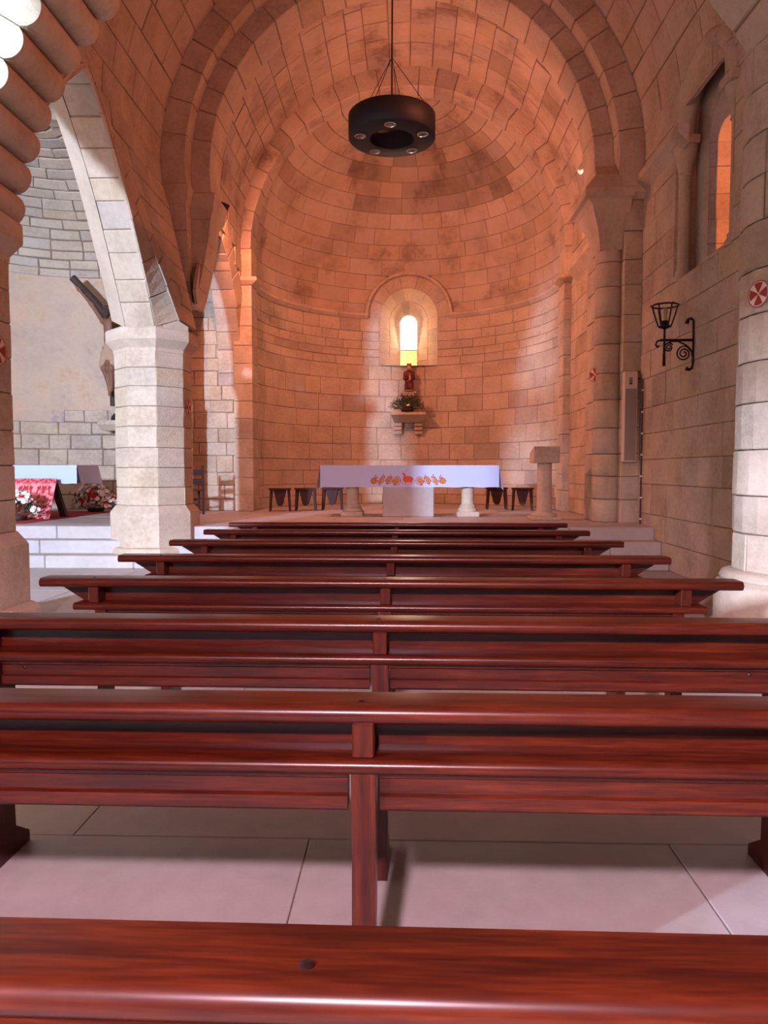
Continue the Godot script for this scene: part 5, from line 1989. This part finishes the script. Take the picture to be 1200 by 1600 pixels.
# ------------------------------------------------------------------ chapel: altar, crucifix, flowers, carpet, chair
func build_chapel_things() -> void:
	var fy := 0.552
	var ca := thing("carpet", "red carpet laid on the chapel platform under the wooden altar", "carpet")
	var m := MB.new()
	var k := []
	for i in 8:
		var q: Array = [[-7.9, 11.6], [-5.95, 12.25], [-7.9, 14.6], [-4.4, 14.4]][(i & 1) + (2 if i & 2 else 0)]
		k.append(P(q[0], fy + (0.008 if i & 4 else 0.0), q[1]))
	m = MB.new()
	var poly := [Vector2(-7.9, 10.95), Vector2(-5.8, 10.95), Vector2(-5.72, 14.3), Vector2(-7.9, 14.3)]
	extrude(m, poly, func(p: Vector2, s: float) -> Vector3: return P(p.x, fy + lerpf(0.0, 0.008, s), p.y))
	obj("pile", m, M.carpet, ca)
	var t := thing("chapel_altar_table", "dark wooden trestle altar table in the side chapel", "altar table", P(-6.6, fy + 0.009, 12.85))
	var top := MB.new()
	bx(top, Vector3(-0.95, 0.8, -0.42), Vector3(0.95, 0.875, 0.42), 0.008)
	obj("table_top", top, M.old_wood, t)
	for x in [-1.0, 1.0]:
		for z in [0.3]:
			var lg := MB.new()
			var c := []
			for i in 8:
				var y := 0.8 if i & 2 else 0.0
				c.append(Vector3(x * (0.44 if i & 2 else 0.68) + (0.055 if i & 1 else -0.055), y, z + (0.05 if i & 4 else -0.05)))
			cbox(lg, c, 0.008)
			obj("leg", lg, M.old_wood, t)
	var st := MB.new()
	bx(st, Vector3(-0.55, 0.5, 0.26), Vector3(0.55, 0.58, 0.34), 0.006)
	obj("stretcher", st, M.old_wood, t)
	var cl := thing("chapel_altar_cloth", "plain pale blue-white cloth over the wooden chapel altar", "cloth")
	draped(-7.58, -5.62, 12.41, 13.29, fy + 0.894, 0.31, M.cloth, M.cloth, cl)
	var fr := thing("damask_panel", "red damask altar frontal hanging below the chapel cloth", "altar frontal", P(-6.55, fy + 0.012, 12.3))
	var dm := MB.new()
	cbox(dm, [Vector3(-0.7, 0, 0.42), Vector3(0.7, 0, 0.42), Vector3(-0.7, 0.66, 0.0), Vector3(0.64, 0.66, 0.0), Vector3(-0.7, 0, 0.44), Vector3(0.7, 0, 0.44), Vector3(-0.7, 0.66, 0.02), Vector3(0.64, 0.66, 0.02)], 0.004)
	obj("damask", dm, M.damask, fr)
	greenery("flower_arrangement", "white chrysanthemums with red roses before the red damask frontal", P(-6.22, fy + 0.012, 11.62), 0.34, 0.42, 0.2, 700, [[34, M.petal_white, 0.045], [5, M.petal_red, 0.045], [26, M.petal_pink, 0.03]], 71, M.leaf, M.leaf_b)
	greenery("flower_arrangement", "low spray of white lilies, red roses and pink filler beside the chapel altar leg", P(-6.05, fy + 0.012, 14.15), 0.46, 0.46, 0.26, 1000, [[30, M.petal_white, 0.055], [9, M.petal_red, 0.05], [90, M.petal_pink, 0.03]], 83, M.leaf, M.leaf_b)
	# Y-shaped crucifix on the chapel wall
	var c0 := P(-5.86, 2.75, 14.62)
	var cr := thing("crucifix", "tall Y-shaped wooden crucifix with carved figure on the plaster wall", "crucifix", c0)
	var pole := MB.new()
	tube(pole, [Vector3(0, -0.1, -0.06), Vector3(0, 0.6, -0.06), Vector3(0, 1.75, -0.06)], [0.075, 0.08, 0.085], 8)
	obj("trunk", pole, M.old_wood, cr)
	for s in [-1.0, 1.0]:
		var arm := MB.new()
		tube(arm, [Vector3(0.0, 1.5, -0.06), Vector3(s * 0.32, 1.93, -0.07), Vector3(s * 0.79, 2.44, -0.08)], [0.085, 0.085, 0.075], 8)
		obj("arm", arm, M.old_wood, cr)
	var fig := MB.new()
	body(fig, [
		[Vector3(0, 1.5, 0.06), Vector3(0, 1.2, 0.08), 0.13, 0.1],
		[Vector3(0, 1.2, 0.08), Vector3(0, 1.0, 0.09), 0.1, 0.115],
		[Vector3(-0.13, 1.55, 0.05), Vector3(0.13, 1.55, 0.05), 0.055, 0.055],
		[Vector3(-0.15, 1.56, 0.05), Vector3(-0.38, 1.9, 0.03), 0.05, 0.04],
		[Vector3(-0.38, 1.9, 0.03), Vector3(-0.62, 2.18, 0.02), 0.038, 0.028],
		[Vector3(-0.62, 2.18, 0.02), Vector3(-0.71, 2.28, 0.03), 0.03, 0.018],
		[Vector3(0.15, 1.56, 0.05), Vector3(0.38, 1.9, 0.03), 0.05, 0.04],
		[Vector3(0.38, 1.9, 0.03), Vector3(0.62, 2.18, 0.02), 0.038, 0.028],
		[Vector3(0.62, 2.18, 0.02), Vector3(0.71, 2.28, 0.03), 0.03, 0.018],
		[Vector3(-0.06, 1.0, 0.1), Vector3(-0.08, 0.62, 0.2), 0.085, 0.06],
		[Vector3(-0.08, 0.62, 0.2), Vector3(-0.02, 0.22, 0.08), 0.058, 0.035],
		[Vector3(0.06, 1.0, 0.1), Vector3(0.07, 0.62, 0.2), 0.085, 0.06],
		[Vector3(0.07, 0.62, 0.2), Vector3(0.02, 0.22, 0.1), 0.058, 0.035],
		[Vector3(-0.01, 0.22, 0.1), Vector3(0.0, 0.1, 0.16), 0.04, 0.03],
		[Vector3(0, 1.6, 0.07), Vector3(-0.02, 1.68, 0.1), 0.05, 0.048]], 0.022, 0.05)
	obj("carved_figure", fig, M.skin_wood, cr)
	var hd := MB.new()
	body(hd, [[Vector3(-0.02, 1.76, 0.14), Vector3(-0.025, 1.69, 0.17), 0.085, 0.06], [Vector3(-0.03, 1.64, 0.17), Vector3(-0.03, 1.6, 0.16), 0.045, 0.025], [Vector3(-0.025, 1.73, 0.225), Vector3(-0.028, 1.7, 0.235), 0.014, 0.016], [Vector3(-0.09, 1.76, 0.1), Vector3(-0.1, 1.58, 0.08), 0.04, 0.025], [Vector3(0.05, 1.76, 0.1), Vector3(0.06, 1.58, 0.08), 0.04, 0.025]], 0.014, 0.03)
	obj("head", hd, M.old_wood, cr)
	var cw := MB.new()
	var ring := []
	for i in 17: ring.append(Vector3(-0.02 + cos(TAU * i / 16.0) * 0.092, 1.79 + 0.008 * sin(i * 2.4), 0.13 + sin(TAU * i / 16.0) * 0.095))
	tube(cw, ring, 0.018, 6)
	obj("crown_of_thorns", cw, M.old_wood, cr)
	var ln := MB.new()
	body(ln, [[Vector3(0, 1.04, 0.09), Vector3(0, 0.88, 0.12), 0.13, 0.13], [Vector3(-0.09, 0.9, 0.13), Vector3(-0.1, 0.66, 0.18), 0.085, 0.08], [Vector3(0.09, 0.9, 0.13), Vector3(0.1, 0.72, 0.18), 0.085, 0.08]], 0.022, 0.04)
	obj("loincloth", ln, M.linen, cr)
	# bracket shelf with a dark domed casket
	var sh := thing("wall_shelf", "narrow stone wall shelf on the chapel plaster edge", "shelf", P(-5.88, 2.33, 14.88))
	var sm := MB.new()
	loft_rect_local(sm, [[-0.16, -0.3, 0.5, -0.2, 0.04], [-0.04, -0.36, 0.56, -0.2, 0.14], [0.04, -0.36, 0.56, -0.2, 0.14]])
	obj("ledge", sm, M.stone, sh)
	var ck := thing("casket", "small dark domed casket on the chapel wall shelf", "casket", P(-5.83, 2.372, 14.86))
	var cm := MB.new()
	lathe(cm, [[0.0, 0.0], [0.16, 0.0], [0.165, 0.03], [0.15, 0.08], [0.1, 0.14], [0.0, 0.165]], 18)
	obj("dome", cm, M.black_paint, ck)
	# chair behind the pillar
	var ch := thing("wooden_chair", "brown wooden chair beside the apse pier behind the octagonal pillar", "chair", P(-3.98, fy, 13.5), 0.5)
	var se := MB.new()
	bx(se, Vector3(-0.21, 0.43, -0.2), Vector3(0.21, 0.46, 0.2), 0.006)
	obj("seat", se, M.dark_wood, ch)
	for x in [-0.18, 0.18]:
		for z in [-0.17, 0.17]:
			var lg := MB.new()
			bx(lg, Vector3(x - 0.02, 0, z - 0.02), Vector3(x + 0.02, 0.9 if z > 0 else 0.43, z + 0.02), 0.003)
			obj("leg", lg, M.dark_wood, ch)
	for y in [0.56, 0.72]:
		var sl := MB.new()
		bx(sl, Vector3(-0.18, y, 0.16), Vector3(0.18, y + 0.1, 0.18), 0.004)
		obj("back_slat", sl, M.dark_wood, ch)
	for y in [0.14, 0.25]:
		var sr := MB.new()
		bx(sr, Vector3(-0.18, y, -0.18), Vector3(0.18, y + 0.03, -0.16), 0.003)
		obj("stretcher", sr, M.dark_wood, ch)

# ------------------------------------------------------------------ things on the right wall
func build_wall_things() -> void:
	# wrought iron torch bracket: x runs from the wall into the nave (negative), origin at the wall
	var t := thing("torch_bracket", "black wrought iron torch bracket with scrolls and candle bulb basket", "wall lamp", P(3.55, 2.93, 9.29))
	var bar := MB.new()
	var pts := [Vector3(-0.1, 0.24, 0), Vector3(-0.085, 0.285, 0), Vector3(-0.05, 0.3, 0), Vector3(-0.02, 0.27, 0), Vector3(-0.018, 0.2, 0), Vector3(-0.018, -0.26, 0), Vector3(-0.03, -0.31, 0), Vector3(-0.06, -0.325, 0), Vector3(-0.1, -0.31, 0)]
	tube(bar, pts, [0.026, 0.02, 0.016, 0.014, 0.013, 0.013, 0.016, 0.02, 0.026], 8)
	obj("wall_bar", bar, M.iron, t)
	var arm := MB.new()
	bx(arm, Vector3(-0.42, 0.02, -0.012), Vector3(-0.01, 0.05, 0.012), 0.004)
	tube(arm, [Vector3(-0.42, 0.035, 0), Vector3(-0.46, 0.02, 0), Vector3(-0.475, -0.02, 0), Vector3(-0.455, -0.05, 0), Vector3(-0.435, -0.035, 0)], 0.012, 6)
	obj("arm", arm, M.iron, t)
	for sc in [[Vector3(-0.13, -0.13, 0), 0.1, 0.0, 2.3], [Vector3(-0.315, -0.055, 0), 0.058, 0.6, 2.0]]:
		var s := MB.new()
		var p := []
		for i in 44:
			var a: float = sc[2] + i / 43.0 * TAU * sc[3]
			var r: float = sc[1] * (1.0 - 0.82 * i / 43.0)
			p.append(sc[0] + Vector3(cos(a) * r, sin(a) * r, 0))
		tube(s, p, 0.009, 6)
		obj("scroll", s, M.iron, t)
	var br := MB.new()
	tube(br, [Vector3(-0.35, -0.015, 0), Vector3(-0.28, 0.02, 0), Vector3(-0.2, 0.02, 0), Vector3(-0.1, -0.03, 0), Vector3(-0.035, -0.11, 0), Vector3(-0.02, -0.18, 0)], 0.01, 6)
	obj("brace_bar", br, M.iron, t)
	var st := MB.new()
	tube(st, [Vector3(-0.37, -0.28, 0), Vector3(-0.37, -0.12, 0), Vector3(-0.37, 0.18, 0)], [0.018, 0.015, 0.013], 8)
	for i in 5: lathe(st, [[0.014, 0.0], [0.022, 0.012], [0.014, 0.024]], 8, Vector3(-0.37, -0.28 + i * 0.03, 0))
	obj("stem", st, M.iron, t)
	var hoop := MB.new()
	for hp in [[0.155, 0.455, 0.011], [0.072, 0.2, 0.009]]:
		var p := []
		for i in 25: p.append(Vector3(-0.37 + cos(TAU * i / 24.0) * hp[0], hp[1], sin(TAU * i / 24.0) * hp[0]))
		tube(hoop, p, hp[2], 6, false)
	obj("hoop", hoop, M.iron, t)
	for i in 6:
		var a := TAU * i / 6.0 + 0.3
		var d := Vector3(cos(a), 0, sin(a))
		var rib := MB.new()
		tube(rib, [Vector3(-0.37, 0.17, 0), Vector3(-0.37, 0.2, 0) + d * 0.072, Vector3(-0.37, 0.32, 0) + d * 0.112, Vector3(-0.37, 0.455, 0) + d * 0.15, Vector3(-0.37, 0.46, 0) + d * 0.175], 0.009, 6)
		obj("basket_rib", rib, M.iron, t)
	var cup := MB.new()
	lathe(cup, [[0.013, 0.17], [0.03, 0.22], [0.045, 0.26], [0.04, 0.27], [0.0, 0.26]], 12, Vector3(-0.37, 0, 0))
	obj("cup", cup, M.iron, t)
	var cd := MB.new()
	lathe(cd, [[0.03, 0.26], [0.034, 0.4], [0.028, 0.42], [0.0, 0.425]], 14, Vector3(-0.37, 0, 0))
	obj("candle_bulb", cd, M.bulb_off, t)
	# column loudspeaker on the pilaster
	var s := thing("column_loudspeaker", "slim beige column loudspeaker mounted on the stone pilaster", "loudspeaker", P(3.38, 1.49, 11.39))
	var body_ := MB.new()
	bx(body_, Vector3(-0.1, 0, 0.0), Vector3(0.1, 1.36, 0.11), 0.008)
	obj("case", body_, M.white_plastic, s)
	var gr := MB.new()
	bx(gr, Vector3(-0.085, 0.02, 0.108), Vector3(0.085, 1.1, 0.114), 0.003)
	obj("grille", gr, M.grille, s)
	var pn := MB.new()
	bx(pn, Vector3(-0.03, 1.16, 0.108), Vector3(0.022, 1.27, 0.113), 0.002)
	obj("badge", pn, M.grille, s)
	var pb := MB.new()
	bx(pb, Vector3(-0.024, 1.165, 0.112), Vector3(0.016, 1.19, 0.115), 0.002)
	bx(pb, Vector3(-0.024, 1.21, 0.112), Vector3(0.016, 1.222, 0.115), 0.001)
	obj("badge_mark", pb, M.dark_plastic, s)
	var cb := thing("cable", "thin dark cable clipped down the wall corner beside the loudspeaker", "cable")
	var cm := MB.new()
	tube(cm, [P(3.5, 2.74, 11.36), P(3.515, 2.75, 11.3), P(3.52, 2.68, 11.17), P(3.52, 0.6, 11.17), P(3.52, 0.45, 11.15), P(3.52, 0.02, 11.15)], 0.013, 6)
	obj("wire", cm, M.cable, cb)
	for i in 8:
		var c := MB.new()
		bx(c, Vector3(3.5, 0.3 + i * 0.32, -11.16), Vector3(3.536, 0.325 + i * 0.32, -11.15), 0.003)
		obj("clip", c, M.clip, cb)
	# small white spotlight high on the vault haunch
	var w := thing("vault_spotlight", "tiny white spotlight high on the chancel vault haunch", "spotlight", P(2.97, 6.42, 12.75))
	var wm := MB.new()
	lathe(wm, [[0.0, 0.0], [0.035, 0.01], [0.05, 0.09], [0.045, 0.1], [0.0, 0.09]], 12)
	var wo := obj("shade", wm, M.clip, w)
	wo.rotation.z = 2.2
	var wb := MB.new()
	bx(wb, Vector3(-0.01, -0.015, -0.015), Vector3(0.13, 0.015, 0.015), 0.003)
	obj("bracket", wb, M.dark_plastic, w)
